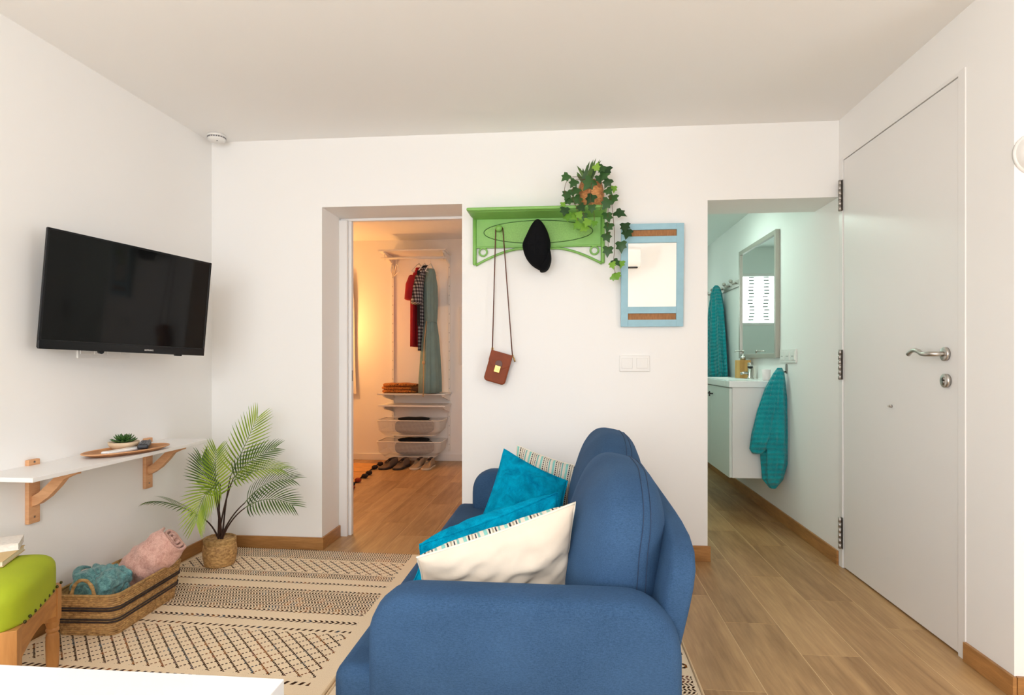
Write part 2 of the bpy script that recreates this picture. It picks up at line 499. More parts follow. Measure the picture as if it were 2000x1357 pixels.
# ---------------------------------------------------------------- bathroom window with shutter
bw = thing('window_3', 'bright bathroom window with closed white roller shutter seen in the steel-framed mirror', 'window', (0.820, YE + 0.05, 1.44))
bw['kind'] = 'structure'
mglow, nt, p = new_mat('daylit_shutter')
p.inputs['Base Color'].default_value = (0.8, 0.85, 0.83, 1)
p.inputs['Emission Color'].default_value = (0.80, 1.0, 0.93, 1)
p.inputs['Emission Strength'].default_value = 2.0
for (a, b, c, d) in ((-0.345, -0.305, 0, 0.54), (0.305, 0.345, 0, 0.54), (-0.345, 0.345, 0, 0.03), (-0.345, 0.345, 0.51, 0.54)):
    box_obj('frame_bar', (a, b, -0.05, 0.02, c, d), M_white, bw, 0.003)
sl = MB().box(-0.305, 0.305, 0, 0.008, 0.001, 0.0335).mesh('slat', mglow)
M_slot = pb('shutter_slot', (0.22, 0.23, 0.22, 1), 0.8)
so = MB().box(-0.026, 0.026, -0.002, 0.001, -0.006, 0.006).mesh('slot', M_slot)
for i in range(14):
    s_ = place('slat', sl, bw, loc=(0, 0.0, 0.03 + i * 0.0343))
    for xx in (-0.2, -0.05, 0.1):
        place('slot', so, s_, loc=(xx + rnd.uniform(-0.01, 0.01), -0.001, 0.033))

# ---------------------------------------------------------------- rugs
def rug_material():
    m, nt, p = new_mat('flatweave_rug')
    uv = nd(nt, 'ShaderNodeTexCoord')
    sx = nd(nt, 'ShaderNodeSeparateXYZ')
    nt.links.new(uv.outputs['UV'], sx.inputs[0])
    u, v = E(sx.outputs[0]), E(sx.outputs[1])
    nzv = E(noise_tex(nt, uv.outputs['UV'], 60, 2)) - 0.5
    uu = u + nzv * 0.004
    def dense(per, h):
        row = (v / h).floor()
        sgn = (row * 0.5).fract().gt(0.25) * 2 - 1
        d = ((uu + sgn * v * 0.55) / per).fract().lt(0.52)
        return d * (v / h).fract().lt(0.8)
    def diamonds(v0):
        w = v - v0
        a = ((uu - w) / 0.0565).fract()
        line = (a - 0.5).abs().lt(0.085) * ((uu + w * 0.3) / 0.011).fract().lt(0.82)
        b = ((uu + w) / 0.0565).fract()
        dash = (b - 0.5).abs().lt(0.085) * ((uu - w) / 0.0188).fract().lt(0.56)
        c = ((uu + w) / 0.0565 + 0.5).fract()
        dot = (c - 0.5).abs().lt(0.055) * ((uu - w) / 0.0282 + 0.3).fract().lt(0.25)
        return line.max(dash)
    def chevron(vc, h, per):
        return ((uu + (v - vc).abs() * 1.1) / per).fract().lt(0.5) * (v - vc).abs().lt(h)
    def blocks(vc, h, per):
        return ((uu + (v - vc) * 0.5) / per).fract().lt(0.46) * (v - vc).abs().lt(h)
    lay = [dense(0.0135, 0.0155) * v.within(0.0, 0.145), diamonds(0.15) * v.within(0.158, 0.335), dense(0.0135, 0.0165) * v.within(0.345, 0.415),
           chevron(0.48, 0.010, 0.021), chevron(0.57, 0.010, 0.020), dense(0.0145, 0.0165) * v.within(0.585, 0.785), chevron(0.80, 0.010, 0.021), chevron(0.885, 0.013, 0.024), blocks(0.962, 0.0085, 0.0275),
           diamonds(0.985) * v.within(0.985, 1.305), blocks(1.345, 0.010, 0.0275), chevron(1.435, 0.018, 0.032), dense(0.0145, 0.0165) * v.within(1.50, 1.62),
           chevron(1.70, 0.013, 0.024), diamonds(1.76) * v.within(1.76, 2.08), blocks(2.12, 0.010, 0.0275), dense(0.0145, 0.0165) * v.within(2.2, 2.34)]
    ink = lay[0]
    for l in lay[1:]: ink = ink.max(l)
    ink = ink * u.within(0.022, 1.19)
    wn = nd(nt, 'ShaderNodeTexWhiteNoise', noise_dimensions='2D')
    cm = nd(nt, 'ShaderNodeCombineXYZ')
    nt.links.new((u / 0.0275).floor().v, cm.inputs[0]); nt.links.new((v / 0.05).floor().v, cm.inputs[1])
    nt.links.new(cm.outputs[0], wn.inputs['Vector'])
    inkc = ramp(nt, wn.outputs['Value'], [(0.0, lin(58, 36, 22)), (0.68, lin(66, 40, 24)), (0.78, lin(150, 92, 40)), (0.86, lin(130, 70, 36)), (0.93, lin(70, 82, 92)), (1.0, lin(58, 36, 22))])
    weave = noise_tex(nt, uv.outputs['UV'], 420, 2)
    base = ramp(nt, weave, [(0.3, lin(228, 203, 170)), (0.7, lin(248, 229, 200))])
    nt.links.new(mixc(nt, ink.v, base, inkc), p.inputs['Base Color'])
    p.inputs['Roughness'].default_value = 0.95
    p.inputs['Specular IOR Level'].default_value = 0.1
    rib = E.op('SINE', v * 900)
    add_bump(nt, p, (rib * 0.3 + E(weave)).v, 0.35, 0.002)
    return m
M_rug = rug_material()
M_rugedge = pb('rug_binding', lin(214, 186, 148), 0.9, bump=0.3, bscale=300)
def rug(name, x0, x1, y0, y1, z, label, shear=0.0, flip=False):
    r = thing(name, label, 'rug', ((x0 + x1) / 2, (y0 + y1) / 2, z), 0, 'flatweave rugs in the seating area')
    hw, hl = (x1 - x0) / 2, (y1 - y0) / 2
    f = lambda u, w: (-hw + 2 * hw * u, hl - 2 * hl * w - shear * u, 0.006 + 0.0012 * nz((u * 3, w * 5, 0), 2.0, z * 50))
    mb = MB().grid(f, 24, 40, lambda u, w: (u * 2 * hw, w * 2 * hl + (0.43 if flip else 0)))
    n = len(mb.v); mb.grid(lambda u, w: (f(u, w)[0], f(u, w)[1], 0.0), 1, 1)
    mb.build('weave', M_rug, r)
    for sx in (-1, 1):
        sh = shear if sx > 0 else 0
        MB().tube([(sx * hw, hl - sh, 0.004), (sx * hw, -hl - sh, 0.004)], 0.006, 8).build('binding', M_rugedge, r, True)
    return r
rug('rug', -2.045, -0.786, 0.95, 3.325, 0.0005, 'tan and brown patterned flatweave rug with palm pot and basket on it', 0.045)
rug('rug', -0.772, 0.434, 0.90, 3.18, 0.0005, 'tan and brown patterned flatweave rug under the blue sofa', 0.0, True)

# ---------------------------------------------------------------- sofa (faces the left wall)
def fabric(name, col, col2, scale=900, bump=0.25):
    m, nt, p = new_mat(name)
    v = tex_coords(nt, 'Object', (1, 1, 1))
    vx = tex_coords(nt, 'Object', (0.35, 1, 1))
    f = noise_tex(nt, v, scale * 0.5, 2); g = noise_tex(nt, vx, 420, 3); h = noise_tex(nt, v, 5, 3)
    k = E(f) * 0.3 + E(g) * 0.4 + E(h) * 0.3
    nt.links.new(ramp(nt, k.v, [(0.36, col), (0.64, col2)]), p.inputs['Base Color'])
    p.inputs['Roughness'].default_value = 0.9
    p.inputs['Specular IOR Level'].default_value = 0.15
    p.inputs['Sheen Weight'].default_value = 0.25
    p.inputs['Sheen Tint'].default_value = col2
    add_bump(nt, p, (E(f) * 0.5 + E(g) * 0.5).v, bump, 0.0015)
    return m
M_sofa = fabric('blue_sofa_fabric', lin(41, 66, 95), lin(59, 88, 121))
M_sofadark = pb('blue_seam_thread', lin(34, 54, 82), 0.9)
SX, SY = -0.10, 2.20
sofa = thing('sofa', 'blue fabric two-seat sofa with round arms seen from its side', 'sofa', (SX, SY, 0))
def sp(poly): return [(x - SX, z) for x, z in poly]
# base
box_obj('base', (-0.50 - SX, 0.20 - SX, 1.40 - SY, 3.02 - SY, 0.09, 0.22), M_sofa, sofa, 0.02, 3)
# seat: runs in front of both arms
seat = MB()
poly = [(-0.555, 1.375), (-0.555, 3.040), (0.14, 3.040), (0.14, 1.375)]
seat.prism([(x - SX, y - SY) for x, y in poly], 'z', 0.205, 0.362)
sobj = seat.build('seat_cushion', M_sofa, sofa, bevel=0.035, seg=5)
MB().tube([(-0.548 - SX, 1.42 - SY, 0.262), (-0.5565 - SX, 1.46 - SY, 0.262), (-0.5565 - SX, 3.0 - SY, 0.262)], 0.0025, 6).build('seam', M_sofadark, sobj, True)
# arms
arm_poly = [(-0.468, 0.085), (-0.468, 0.43)] + [(-0.468 + 0.10 - 0.10 * math.cos(a), 0.44 + 0.10 * math.sin(a)) for a in [PI / 2 * i / 8 for i in range(1, 9)]]
arm_poly += [(0.13 + 0.126 * math.sin(a), 0.414 + 0.126 * math.cos(a)) for a in [PI / 2 * i / 8 for i in range(0, 9)]] + [(0.256, 0.085)]
def arm(y0, y1):
    nseg = 6; rings = []
    cx, cz = -0.1, 0.3
    prof = [(0.0, 0.030), (0.006, 0.014), (0.016, 0.005), (0.032, 0.0)]
    ys = [(y0 + d, ins) for d, ins in prof] + [((y0 + y1) / 2, -0.003)] + [(y1 - d, ins) for d, ins in reversed(prof)]
    for y, ins in ys:
        ring = []
        for x, z in arm_poly:
            dx = 1 if x > cx else -1
            zz = z - (ins if z > 0.4 else 0)
            ring.append((x - SX - dx * ins, y - SY, zz))
        rings.append(ring)
    return MB().rings(rings).build('armrest', M_sofa, sofa, True)
arm(1.360, 1.500); arm(2.915, 3.055)
# leaning back panel
Mb = Matrix.Rotation(R(13), 4, 'Y')
back = MB().sbox(0.042, 0.775, 0.285, 7, 16, M=Mb, c=(0.222 - SX, 2.205 - SY, 0.375))
back.build('back_panel', M_sofa, sofa, True)
# two loose back cushions with double stitched end seams
def back_cushion(y0, y1, seed, tilt=9, dx=0.0):
    hy = (y1 - y0) / 2
    def fn(w, a, b, c):
        bulge = 1 + 0.18 * (1 - b * b) * (1 - c * c)
        w = Vector((w.x * bulge * (1.08 - 0.16 * c), w.y + 0.012 * math.copysign(1, b) * (1 - c * c) * (1 - a * a) * abs(b), w.z))
        w.x += 0.006 * nz(w, 7, seed); w.z += 0.010 * nz(w, 5, seed + 3) * (c > 0)
        w.z += 0.018 * (1 - b * b) * (c > 0.2) * c
        w.x += 0.0035 * math.sin(30 * w.z + 9 * w.y) * max(0, abs(b) - 0.72) * 3
        return w
    Mt = Matrix.Rotation(R(tilt), 4, 'Y')
    cc = (0.135 + dx - SX, (y0 + y1) / 2 - SY, 0.562)
    o = MB().sbox(0.112, hy, 0.208, 3.3, 20, M=Mt, c=cc, fn=fn).build('back_cushion', M_sofa, sofa, True)
    # double stitched seam running round the cushion just behind its front face
    for a in (0.30, 0.48):
        pts = []
        q = (1 - a ** 3.3) ** (1 / 3.3)
        for k in range(73):
            t = 2 * PI * k / 72
            b0, c0 = math.cos(t), math.sin(t)
            n33 = (abs(b0) ** 3.3 + abs(c0) ** 3.3) ** (1 / 3.3)
            b, c = b0 / n33 * q, c0 / n33 * q
            w = Mt @ (fn(Vector((a * 0.112, b * hy, c * 0.208)), a, b, c) * 1.002)
            pts.append((w.x + cc[0], w.y + cc[1], w.z + cc[2]))
        MB().tube(pts[:-1], 0.0014, 5, closed=True).build('seam', M_sofadark, o, True)
    return o
back_cushion(1.512, 2.205, 1.0)
back_cushion(2.205, 2.905, 5.0, 9, 0.022)
M_leg = wood('dark_wood_leg', lin(50, 32, 20), lin(80, 52, 34), (8, 8, 30))
for x in (-0.44, 0.15):
    for y in (1.47, 2.95):
        MB().cyl((x - SX, y - SY, 0.0085), (x - SX, y - SY, 0.092), 0.018, 0.024).build('leg', M_leg, sofa, True)

# ---------------------------------------------------------------- scatter cushions
def stripe_mat(name, per=0.062):
    m, nt, p = new_mat(name)
    uv = nd(nt, 'ShaderNodeTexCoord'); sx = nd(nt, 'ShaderNodeSeparateXYZ')
    nt.links.new(uv.outputs['UV'], sx.inputs[0])
    u, v = E(sx.outputs[0]), E(sx.outputs[1])
    w = E(noise_tex(nt, uv.outputs['UV'], 120, 2)) - 0.5
    t = ((u + w * 0.004) / per).fract()
    c = lin(222, 214, 198)
    c = mixc(nt, t.within(0.06, 0.22).v, c, lin(132, 196, 188))
    c = mixc(nt, (t.within(0.30, 0.38) * ((v / 0.012).fract().lt(0.75))).v, c, lin(28, 28, 36))
    c = mixc(nt, t.within(0.46, 0.54).v, c, lin(170, 160, 140))
    c = mixc(nt, (t.within(0.62, 0.68) * ((v / 0.010).fract().lt(0.7))).v, c, lin(40, 44, 60))
    c = mixc(nt, t.within(0.76, 0.86).v, c, lin(120, 176, 172))
    nt.links.new(c, p.inputs['Base Color'])
    p.inputs['Roughness'].default_value = 0.9
    add_bump(nt, p, (E.op('SINE', u * 420) * 0.5 + E(noise_tex(nt, uv.outputs['UV'], 250, 2))).v, 0.5, 0.003)
    return m
M_stripe = stripe_mat('striped_cotton')
M_cream = pb('cream_cotton', lin(216, 201, 183), 0.9, spec=0.1, var=0.05, vscale=9, bump=0.2, bscale=500, bdist=0.001)
def plush(name, lo, hi):
    m, nt, p = new_mat(name)
    v = tex_coords(nt, 'Object')
    f = noise_tex(nt, v, 22, 5, 0.7, 0.6); g = noise_tex(nt, v, 420, 2)
    nt.links.new(ramp(nt, (E(f) * 0.75 + E(g) * 0.25).v, [(0.34, lo), (0.62, hi)]), p.inputs['Base Color'])
    p.inputs['Roughness'].default_value = 1.0
    p.inputs['Specular IOR Level'].default_value = 0.05
    p.inputs['Sheen Weight'].default_value = 0.6
    p.inputs['Sheen Tint'].default_value = hi
    add_bump(nt, p, (E(f) * 0.4 + E(g) * 0.8).v, 0.8, 0.006)
    return m
M_plush = plush('turquoise_plush', lin(0, 104, 140), lin(0, 160, 198))

def pillow_surf(c, T, side, seed=0, pinch=0.06, fold=0.0, fuzz=0.0):
    """c: TL, TR, BR, BL corners; returns surface function on [0,1]^2"""
    TL, TR, BR, BL = [Vector(x) for x in c]
    n = (TR - TL).cross(BL - TL).normalized()
    ctr = (TL + TR + BR + BL) / 4
    def f(u, v):
        a, b = 2 * u - 1, 2 * v - 1
        P = TL * (1 - u) * (1 - v) + TR * u * (1 - v) + BR * u * v + BL * (1 - u) * v
        k = pinch * ((1 - a * a) * b * b + (1 - b * b) * a * a)
        P = P + (ctr - P) * k
        t = T * (max(0, (1 - a * a)) * max(0, (1 - b * b))) ** 0.42
        q = n * side
        d = t
        if fold:
            d += fold * t / T * (nz((a * 1.2 + b * 0.6, b * 2.6 - a * 1.4, 0), 1.3, seed) + 0.6 * nz((a * 3, b * 5 + a * 2, 2), 1.2, seed + 4))
        if fuzz: d += fuzz * nz((a * 14, b * 14, side), 1.0, seed) * (t / T) ** 0.3
        return P + q * d
    return f
def size_uv(c):
    w = (Vector(c[1]) - Vector(c[0])).length; h = (Vector(c[3]) - Vector(c[0])).length
    return lambda u, v: (u * w + 0.001, v * h + 0.001)

def cushion(name, label, c, T, mats, nm, seed, fold=0.01, fuzz=0.0, pinch=0.07):
    base = sum((Vector(x) for x in c), Vector()) / 4
    base.z = min(x[2] for x in c)
    t = thing(name, label, 'cushion', base, 0, 'scatter cushions on the sofa')
    cc = [Vector(x) - base for x in c]
    for side, m, n in ((1, mats[0], nm[0]), (-1, mats[1], nm[1])):
        MB().grid(pillow_surf(cc, T, side, seed, pinch, fold, fuzz), 44, 44, size_uv(cc)).build(n, m, t, True)
    f = pillow_surf(cc, T, 1, seed, pinch, 0, 0)
    rim = [f(u, 0) for u in [i / 20 for i in range(20)]] + [f(1, v) for v in [i / 20 for i in range(20)]] + [f(1 - u, 1) for u in [i / 20 for i in range(20)]] + [f(0, 1 - v) for v in [i / 20 for i in range(20)]]
    MB().tube(rim, 0.0035, 6, closed=True).build('edge_seam', mats[2], t, True)
    return t
# n = (TR-TL)x(BL-TL): points away from the camera for corners listed as seen, so side 1 = far face
cushion('scatter_cushion', 'cream cushion with striped front leaning on the near sofa arm', [(-0.400, 1.575, 0.560), (0.020, 1.640, 0.700), (0.010, 1.700, 0.372), (-0.425, 1.690, 0.372)], 0.070, (M_stripe, M_cream, M_stripe), ('striped_front', 'cream_back'), 2.0, 0.02)
cushion('scatter_cushion', 'turquoise plush cushion squeezed behind the cream cushion', [(-0.440, 1.765, 0.535), (-0.030, 1.850, 0.682), (-0.010, 1.885, 0.376), (-0.492, 1.860, 0.372)], 0.080, (M_plush, M_plush, M_plush), ('plush_front', 'plush_back'), 6.0, 0.015, 0.004)
cushion('scatter_cushion', 'turquoise plush cushion standing upright near the far sofa arm', [(-0.275, 2.60, 0.70), (-0.002, 2.55, 0.575), (-0.03, 2.33, 0.385), (-0.372, 2.42, 0.385)], 0.055, (M_plush, M_plush, M_plush), ('plush_back', 'plush_front'), 11.0, 0.02, 0.004)
cushion('scatter_cushion', 'striped cream and teal cushion behind the upright turquoise one', [(-0.235, 2.79, 0.69), (0.062, 2.72, 0.605), (0.03, 2.66, 0.385), (-0.27, 2.70, 0.40)], 0.05, (M_cream, M_stripe, M_stripe), ('cream_back', 'striped_front'), 15.0, 0.008)

# ---------------------------------------------------------------- television
def tv():
    t = thing('television', 'black flat screen television turned on a wall bracket', 'television', (-1.883, 2.479, 1.347))
    yaw, tilt, roll, w, h = 1.308, 0.079, 0.03, 0.762, 0.461
    n0 = Vector((math.cos(yaw), math.sin(yaw), 0)); nf = Vector((math.sin(yaw), -math.cos(yaw), 0))
    up = Vector((0, 0, 1)) * math.cos(tilt) + nf * math.sin(tilt)
    X = n0 * math.cos(roll) - up * math.sin(roll); Z = up * math.cos(roll) + n0 * math.sin(roll); Y = Z.cross(X)
    M = Matrix((X, Y, Z)).transposed().to_4x4()
    mscr, nt, p = new_mat('dark_glass_screen')
    p.inputs['Base Color'].default_value = (0.006, 0.006, 0.006, 1)
    p.inputs['Roughness'].default_value = 0.06
    p.inputs['Specular IOR Level'].default_value = 0.22
    mbz = pb('piano_black_bezel', (0.008, 0.008, 0.009, 1), 0.18, spec=0.3)
    def L(mb, name, mat, par=t, sm=False, bevel=0.0):
        return mb.build(name, mat, par, sm, bevel, M=M.copy())
    body = L(MB().box(-w / 2 + 0.001, w / 2 - 0.001, 0.0, 0.010, -h / 2 + 0.004, h / 2), 'body', M_black, bevel=0.002)
    L(MB().box(-0.26, 0.26, 0.009, 0.052, -h / 2 + 0.03, h / 2 - 0.12), 'rear_housing', M_black, bevel=0.01)
    L(MB().box(-w / 2 + 0.009, w / 2 - 0.009, -0.0025, 0.001, -h / 2 + 0.036, h / 2 - 0.008), 'screen', mscr)
    L(MB().box(-w / 2, w / 2, -0.006, 0.004, -h / 2, -h / 2 + 0.033), 'bottom_bezel', mbz, bevel=0.002)
    L(MB().box(-w / 2, w / 2, -0.004, 0.004, h / 2 - 0.008, h / 2 + 0.001), 'top_bezel', mbz, bevel=0.001)
    L(MB().box(-w / 2 - 0.001, -w / 2 + 0.009, -0.004, 0.004, -h / 2 + 0.03, h / 2), 'side_bezel', mbz, bevel=0.001)
    L(MB().box(w / 2 - 0.009, w / 2 + 0.001, -0.004, 0.004, -h / 2 + 0.03, h / 2), 'side_bezel', mbz, bevel=0.001)
    L(MB().prism(arc(-0.135, -h / 2, 0.011, PI, 2 * PI, 10), 'y', -0.004, 0.008), 'infrared_bump', mbz)
    L(MB().box(0.222, 0.255, -0.004, 0.012, -h / 2 - 0.006, -h / 2 + 0.002), 'power_button', mbz, bevel=0.002)
    ml = pb('logo_silver', (0.62, 0.60, 0.57, 1), 0.4)
    text_mesh('logo', 'SAMSUNG', 0.0098, ml, t, M @ Matrix.Translation((0.078, -0.0067, -h / 2 + 0.0145)) @ Matrix.Rotation(PI / 2, 4, 'X'))
    # bracket arm to the wall
    p1 = M @ Vector((0.0, 0.05, 0.02)); 
    br = MB().tube([p1, p1 + Vector((-0.05, 0.0, 0.0)), Vector((-0.172, -0.02, 0.02))], 0.012, 10)
    br.build('bracket_arm', M_black, t, True)
    box_obj('wall_plate', (-0.184, -0.170, -0.07, 0.03, -0.08, 0.12), M_black, t, 0.003)
tv()

def plate(name, label, n, w, h, M, dome=False):
    t = thing(name, label, 'wall switch' if not dome else 'wall socket')
    t.matrix_world = M
    box_obj('frame', (-w * n / 2, w * n / 2, -0.009, 0, -h / 2, h / 2), M_plast, t, 0.003, 3)
    for i in range(n):
        x = -w * n / 2 + w * (i + 0.5)
        k = box_obj('rocker' if not dome else 'socket', (x - w * 0.37, x + w * 0.37, -0.0125, -0.008, -h * 0.30, h * 0.34), M_plast, t, 0.002)
        if dome:
            for s in (-1, 1):
                MB().cyl((s * 0.0095, 0, 0), (s * 0.0095, -0.0012, 0), 0.003, n=10).build('pin_hole', M_gap, k, loc=(0, -0.0021, -0.004))
    return t
Mw = lambda x, z: Matrix.Translation((x, YB, z))
plate('light_switch', 'white double light switch on the back wall under the blue mirror', 2, 0.081, 0.088, Mw(0.362, 1.066))
Ml = Matrix.Translation((XL, 2.52, 1.135)) @ Matrix.Rotation(R(90), 4, 'Z')
plate('wall_socket', 'white row of wall sockets half hidden below the television', 4, 0.076, 0.085, Ml, True)
Mr = Matrix.Translation((XR, 4.07, 1.112)) @ Matrix.Rotation(R(-90), 4, 'Z')
plate('wall_socket', 'white wall socket plate beside the bathroom mirror', 3, 0.094, 0.09, Mr, True)

# ---------------------------------------------------------------- wall shelf with brackets
M_beech = wood('beech_wood', lin(196, 140, 96), lin(226, 174, 128), (6, 6, 40), 2.0, 0.5)
sh = thing('wall_shelf', 'long white wall shelf on two light wooden brackets', 'shelf', (XL, 2.42, 0.66))
box_obj('board', (0.0, 0.240, 1.910 - 2.42, 2.943 - 2.42, 0.004, 0.020), M_white, sh, 0.0015)
for y in (2.152, 2.794):
    yy = y - 2.42
    b = box_obj('bracket', (0.0, 0.016, yy - 0.026, yy + 0.026, -0.205, 0.042), M_beech, sh, 0.003)
    # diagonal brace with a hollow lower curve and the arm under the board
    pts_o = [(0.016, -0.135)] + [(0.016 + 0.16 * (i / 10), -0.135 + 0.139 * (i / 10) - 0.010 * math.sin(PI * i / 10)) for i in range(1, 11)]
    poly = [(0.014, -0.140), (0.045, -0.128), (0.085, -0.100), (0.125, -0.060), (0.150, -0.030), (0.185, -0.014), (0.205, 0.0036), (0.150, 0.0036), (0.115, -0.018), (0.080, -0.050), (0.045, -0.082), (0.014, -0.100)]
    MB().prism(poly, 'y', -0.013, 0.013).build('brace', M_beech, sh, bevel=0.002, loc=(0, yy, 0))
    box_obj('arm', (0.014, 0.20, yy - 0.013, yy + 0.013, -0.012, 0.004), M_beech, sh, 0.002)
    for zz in (0.032, -0.180):
        MB().cyl((0.0155, 0, 0), (0.0172, 0, 0), 0.004, n=10).build('screw', M_dsteel, sh, loc=(0, yy, zz))
ZS = 0.680
# oval tray
M_traywood = wood('acacia_tray', lin(150, 96, 54), lin(196, 140, 88), (4, 20, 20), 2.0, 0.45)
tr = thing('tray', 'oval brown wooden tray on the white wall shelf', 'tray', (-1.915, 2.470, ZS), R(-16))
def oval(rx, ry, z, n=40, e=2.0): return [(rx * math.cos(2 * PI * k / n), ry * math.sin(2 * PI * k / n), z) for k in range(n)]
MB().rings([oval(0.070, 0.150, 0.0005), oval(0.092, 0.182, 0.012), oval(0.098, 0.190, 0.017), oval(0.094, 0.185, 0.017), oval(0.080, 0.165, 0.007), oval(0.02, 0.04, 0.006)]).build('dish', M_traywood, tr, True)
MB().tube(oval(0.0965, 0.188, 0.0165), 0.003, 8, closed=True).build('rim', M_beech, tr, True)
# succulent
sc_t = thing('succulent', 'small green succulent in a low cream bowl on the tray', 'plant', (-1.975, 2.525, ZS + 0.0075))
M_bowl = pb('stoneware', lin(216, 190, 158), 0.6, var=0.08, vscale=40)
MB().lathe([(0.025, 0.0), (0.045, 0.004), (0.058, 0.018), (0.061, 0.034), (0.057, 0.034), (0.050, 0.030), (0.0, 0.028)], 28).build('bowl', M_bowl, sc_t, True)
M_succ = pb('succulent_leaf', lin(54, 92, 34), 0.5, var=0.35, vscale=30)
leafm = MB().sbox(0.5, 0.17, 0.07, 2.2, 6, c=(0.5, 0, 0), fn=lambda w, a, b, c: Vector((w.x, w.y * (1.15 - 0.8 * max(0, a) ** 2), w.z + 0.12 * a * a))).mesh('leaf', M_succ, True)
for ring, (nl, el, ln, z) in enumerate(((11, 12, 0.050, 0.030), (9, 34, 0.044, 0.034), (7, 56, 0.036, 0.036), (4, 78, 0.028, 0.038))):
    for k in range(nl):
        a = 2 * PI * k / nl + ring * 0.5 + rnd.uniform(-0.15, 0.15)
        Mx = Matrix.Translation((0.006 * math.cos(a), 0.006 * math.sin(a), z)) @ Matrix.Rotation(a, 4, 'Z') @ Matrix.Rotation(-R(el + rnd.uniform(-6, 6)), 4, 'Y') @ Matrix.Diagonal((ln, ln, ln, 1))
        place('leaf', leafm, sc_t, M=Mx)
# remotes
rm = thing('remote_control', 'black remote control lying across the tray beside the succulent', 'remote control', (-1.892, 2.545, ZS + 0.0165), R(122))
box_obj('body', (-0.085, 0.085, -0.021, 0.021, 0.0, 0.020), pb('remote_black', (0.02, 0.022, 0.028, 1), 0.4), rm, 0.006, 3)
M_btn = pb('grey_button', (0.10, 0.10, 0.11, 1), 0.5)
for i in range(6):
    for j in range(3):
        box_obj('button', (-0.072 + i * 0.024, -0.060 + i * 0.024, -0.016 + j * 0.0115, -0.007 + j * 0.0115, 0.0195, 0.0220), M_btn, rm, 0.001)
r2 = thing('remote_control', 'slim white remote control lying in the oval tray', 'remote control', (-1.905, 2.425, ZS + 0.0105), R(-9))
box_obj('body', (-0.021, 0.021, -0.085, 0.085, 0.0, 0.013), M_whitegloss, r2, 0.006, 3)
box_obj('display', (-0.015, 0.015, 0.030, 0.070, 0.0126, 0.0135), pb('remote_display', (0.55, 0.57, 0.55, 1), 0.3), r2, 0.0008)

# ---------------------------------------------------------------- smoke detector
sm = thing('smoke_detector', 'round white smoke detector on the ceiling in the corner', 'smoke detector', (-1.972, 3.235, H))
MB().lathe([(0.048, 0.0), (0.050, -0.006), (0.050, -0.012), (0.046, -0.013)], 32).build('base', M_plast, sm, True)
MB().lathe([(0.046, -0.013), (0.048, -0.022), (0.044, -0.032), (0.030, -0.038), (0.0, -0.039)], 32).build('cover', M_plast, sm, True)
vm = MB().box(-0.004, 0.004, -0.0015, 0.0015, -0.0035, 0.0035).mesh('vent_slot', pb('vent_dark', (0.2, 0.19, 0.2, 1), 0.8))
for k in range(24):
    a = 2 * PI * k / 24
    place('vent_slot', vm, sm, M=Matrix.Translation((0.0475 * math.cos(a), 0.0475 * math.sin(a), -0.0185)) @ Matrix.Rotation(a + PI / 2, 4, 'Z'))
MB().cyl((0.015, -0.02, -0.040), (0.015, -0.02, -0.036), 0.004, n=10).build('test_button', M_btn, sm, True)

# ---------------------------------------------------------------- palm
def weave_mat(name, lo, hi, sx=60, sz=110):
    m, nt, p = new_mat(name)
    v = tex_coords(nt, 'Object', (1, 1, 1))
    f = noise_tex(nt, tex_coords(nt, 'Object', (sx, sx, sz)), 1.0, 3, 0.6, 0.4); g = noise_tex(nt, v, 9, 2)
    nt.links.new(ramp(nt, (E(f) * 0.75 + E(g) * 0.25).v, [(0.32, lo), (0.62, hi)]), p.inputs['Base Color'])
    p.inputs['Roughness'].default_value = 0.7
    add_bump(nt, p, f, 0.6, 0.004)
    return m
M_rattan = weave_mat('seagrass_weave', lin(124, 84, 42), lin(212, 170, 110))
M_rattan2 = weave_mat('seagrass_rim', lin(128, 92, 46), lin(196, 158, 100))
PX, PY = -1.832, 3.035
palm = thing('potted_palm', 'green palm with arching fronds in a woven basket pot', 'plant', (PX, PY, 0.0075))
prof = []
for i in range(23):
    z = 0.135 * i / 22
    r = 0.072 + 0.010 * math.sin(PI * min(1, z / 0.135 * 1.05)) + 0.004 * (z / 0.135)
    prof.append((r + 0.0017 * math.sin(z / 0.135 * 2 * PI * 11), z))
prof += [(0.078, 0.141), (0.071, 0.141), (0.068, 0.118)]
pot = MB().lathe(prof[:23], 40).build('pot', M_rattan, palm, True)
MB().lathe([(0.079, 0.112), (0.081, 0.125), (0.080, 0.140), (0.075, 0.143), (0.070, 0.139), (0.069, 0.115)], 40, cap=False).build('rim', M_rattan2, pot, True)
MB().lathe([(0.069, 0.112), (0.03, 0.118), (0.0, 0.119)], 24).build('soil', pb('dark_soil', lin(38, 28, 20), 1.0, bump=0.6, bscale=120), pot, True)
M_stem = pb('palm_stem', lin(58, 34, 24), 0.6)
def leaf_mat(name, lo, hi, rough=0.45):
    m, nt, p = new_mat(name)
    oi = nd(nt, 'ShaderNodeObjectInfo')
    nt.links.new(ramp(nt, oi.outputs['Random'], [(0.0, lo), (1.0, hi)]), p.inputs['Base Color'])
    p.inputs['Roughness'].default_value = rough
    p.inputs['Subsurface Weight'].default_value = 0.0
    tr = nd(nt, 'ShaderNodeBsdfTranslucent'); mx = nd(nt, 'ShaderNodeMixShader')
    nt.links.new(ramp(nt, oi.outputs['Random'], [(0.0, lo), (1.0, hi)]), tr.inputs[0])
    mx.inputs[0].default_value = 0.25
    out = nt.nodes['Material Output']
    nt.links.new(p.outputs[0], mx.inputs[1]); nt.links.new(tr.outputs[0], mx.inputs[2]); nt.links.new(mx.outputs[0], out.inputs[0])
    return m
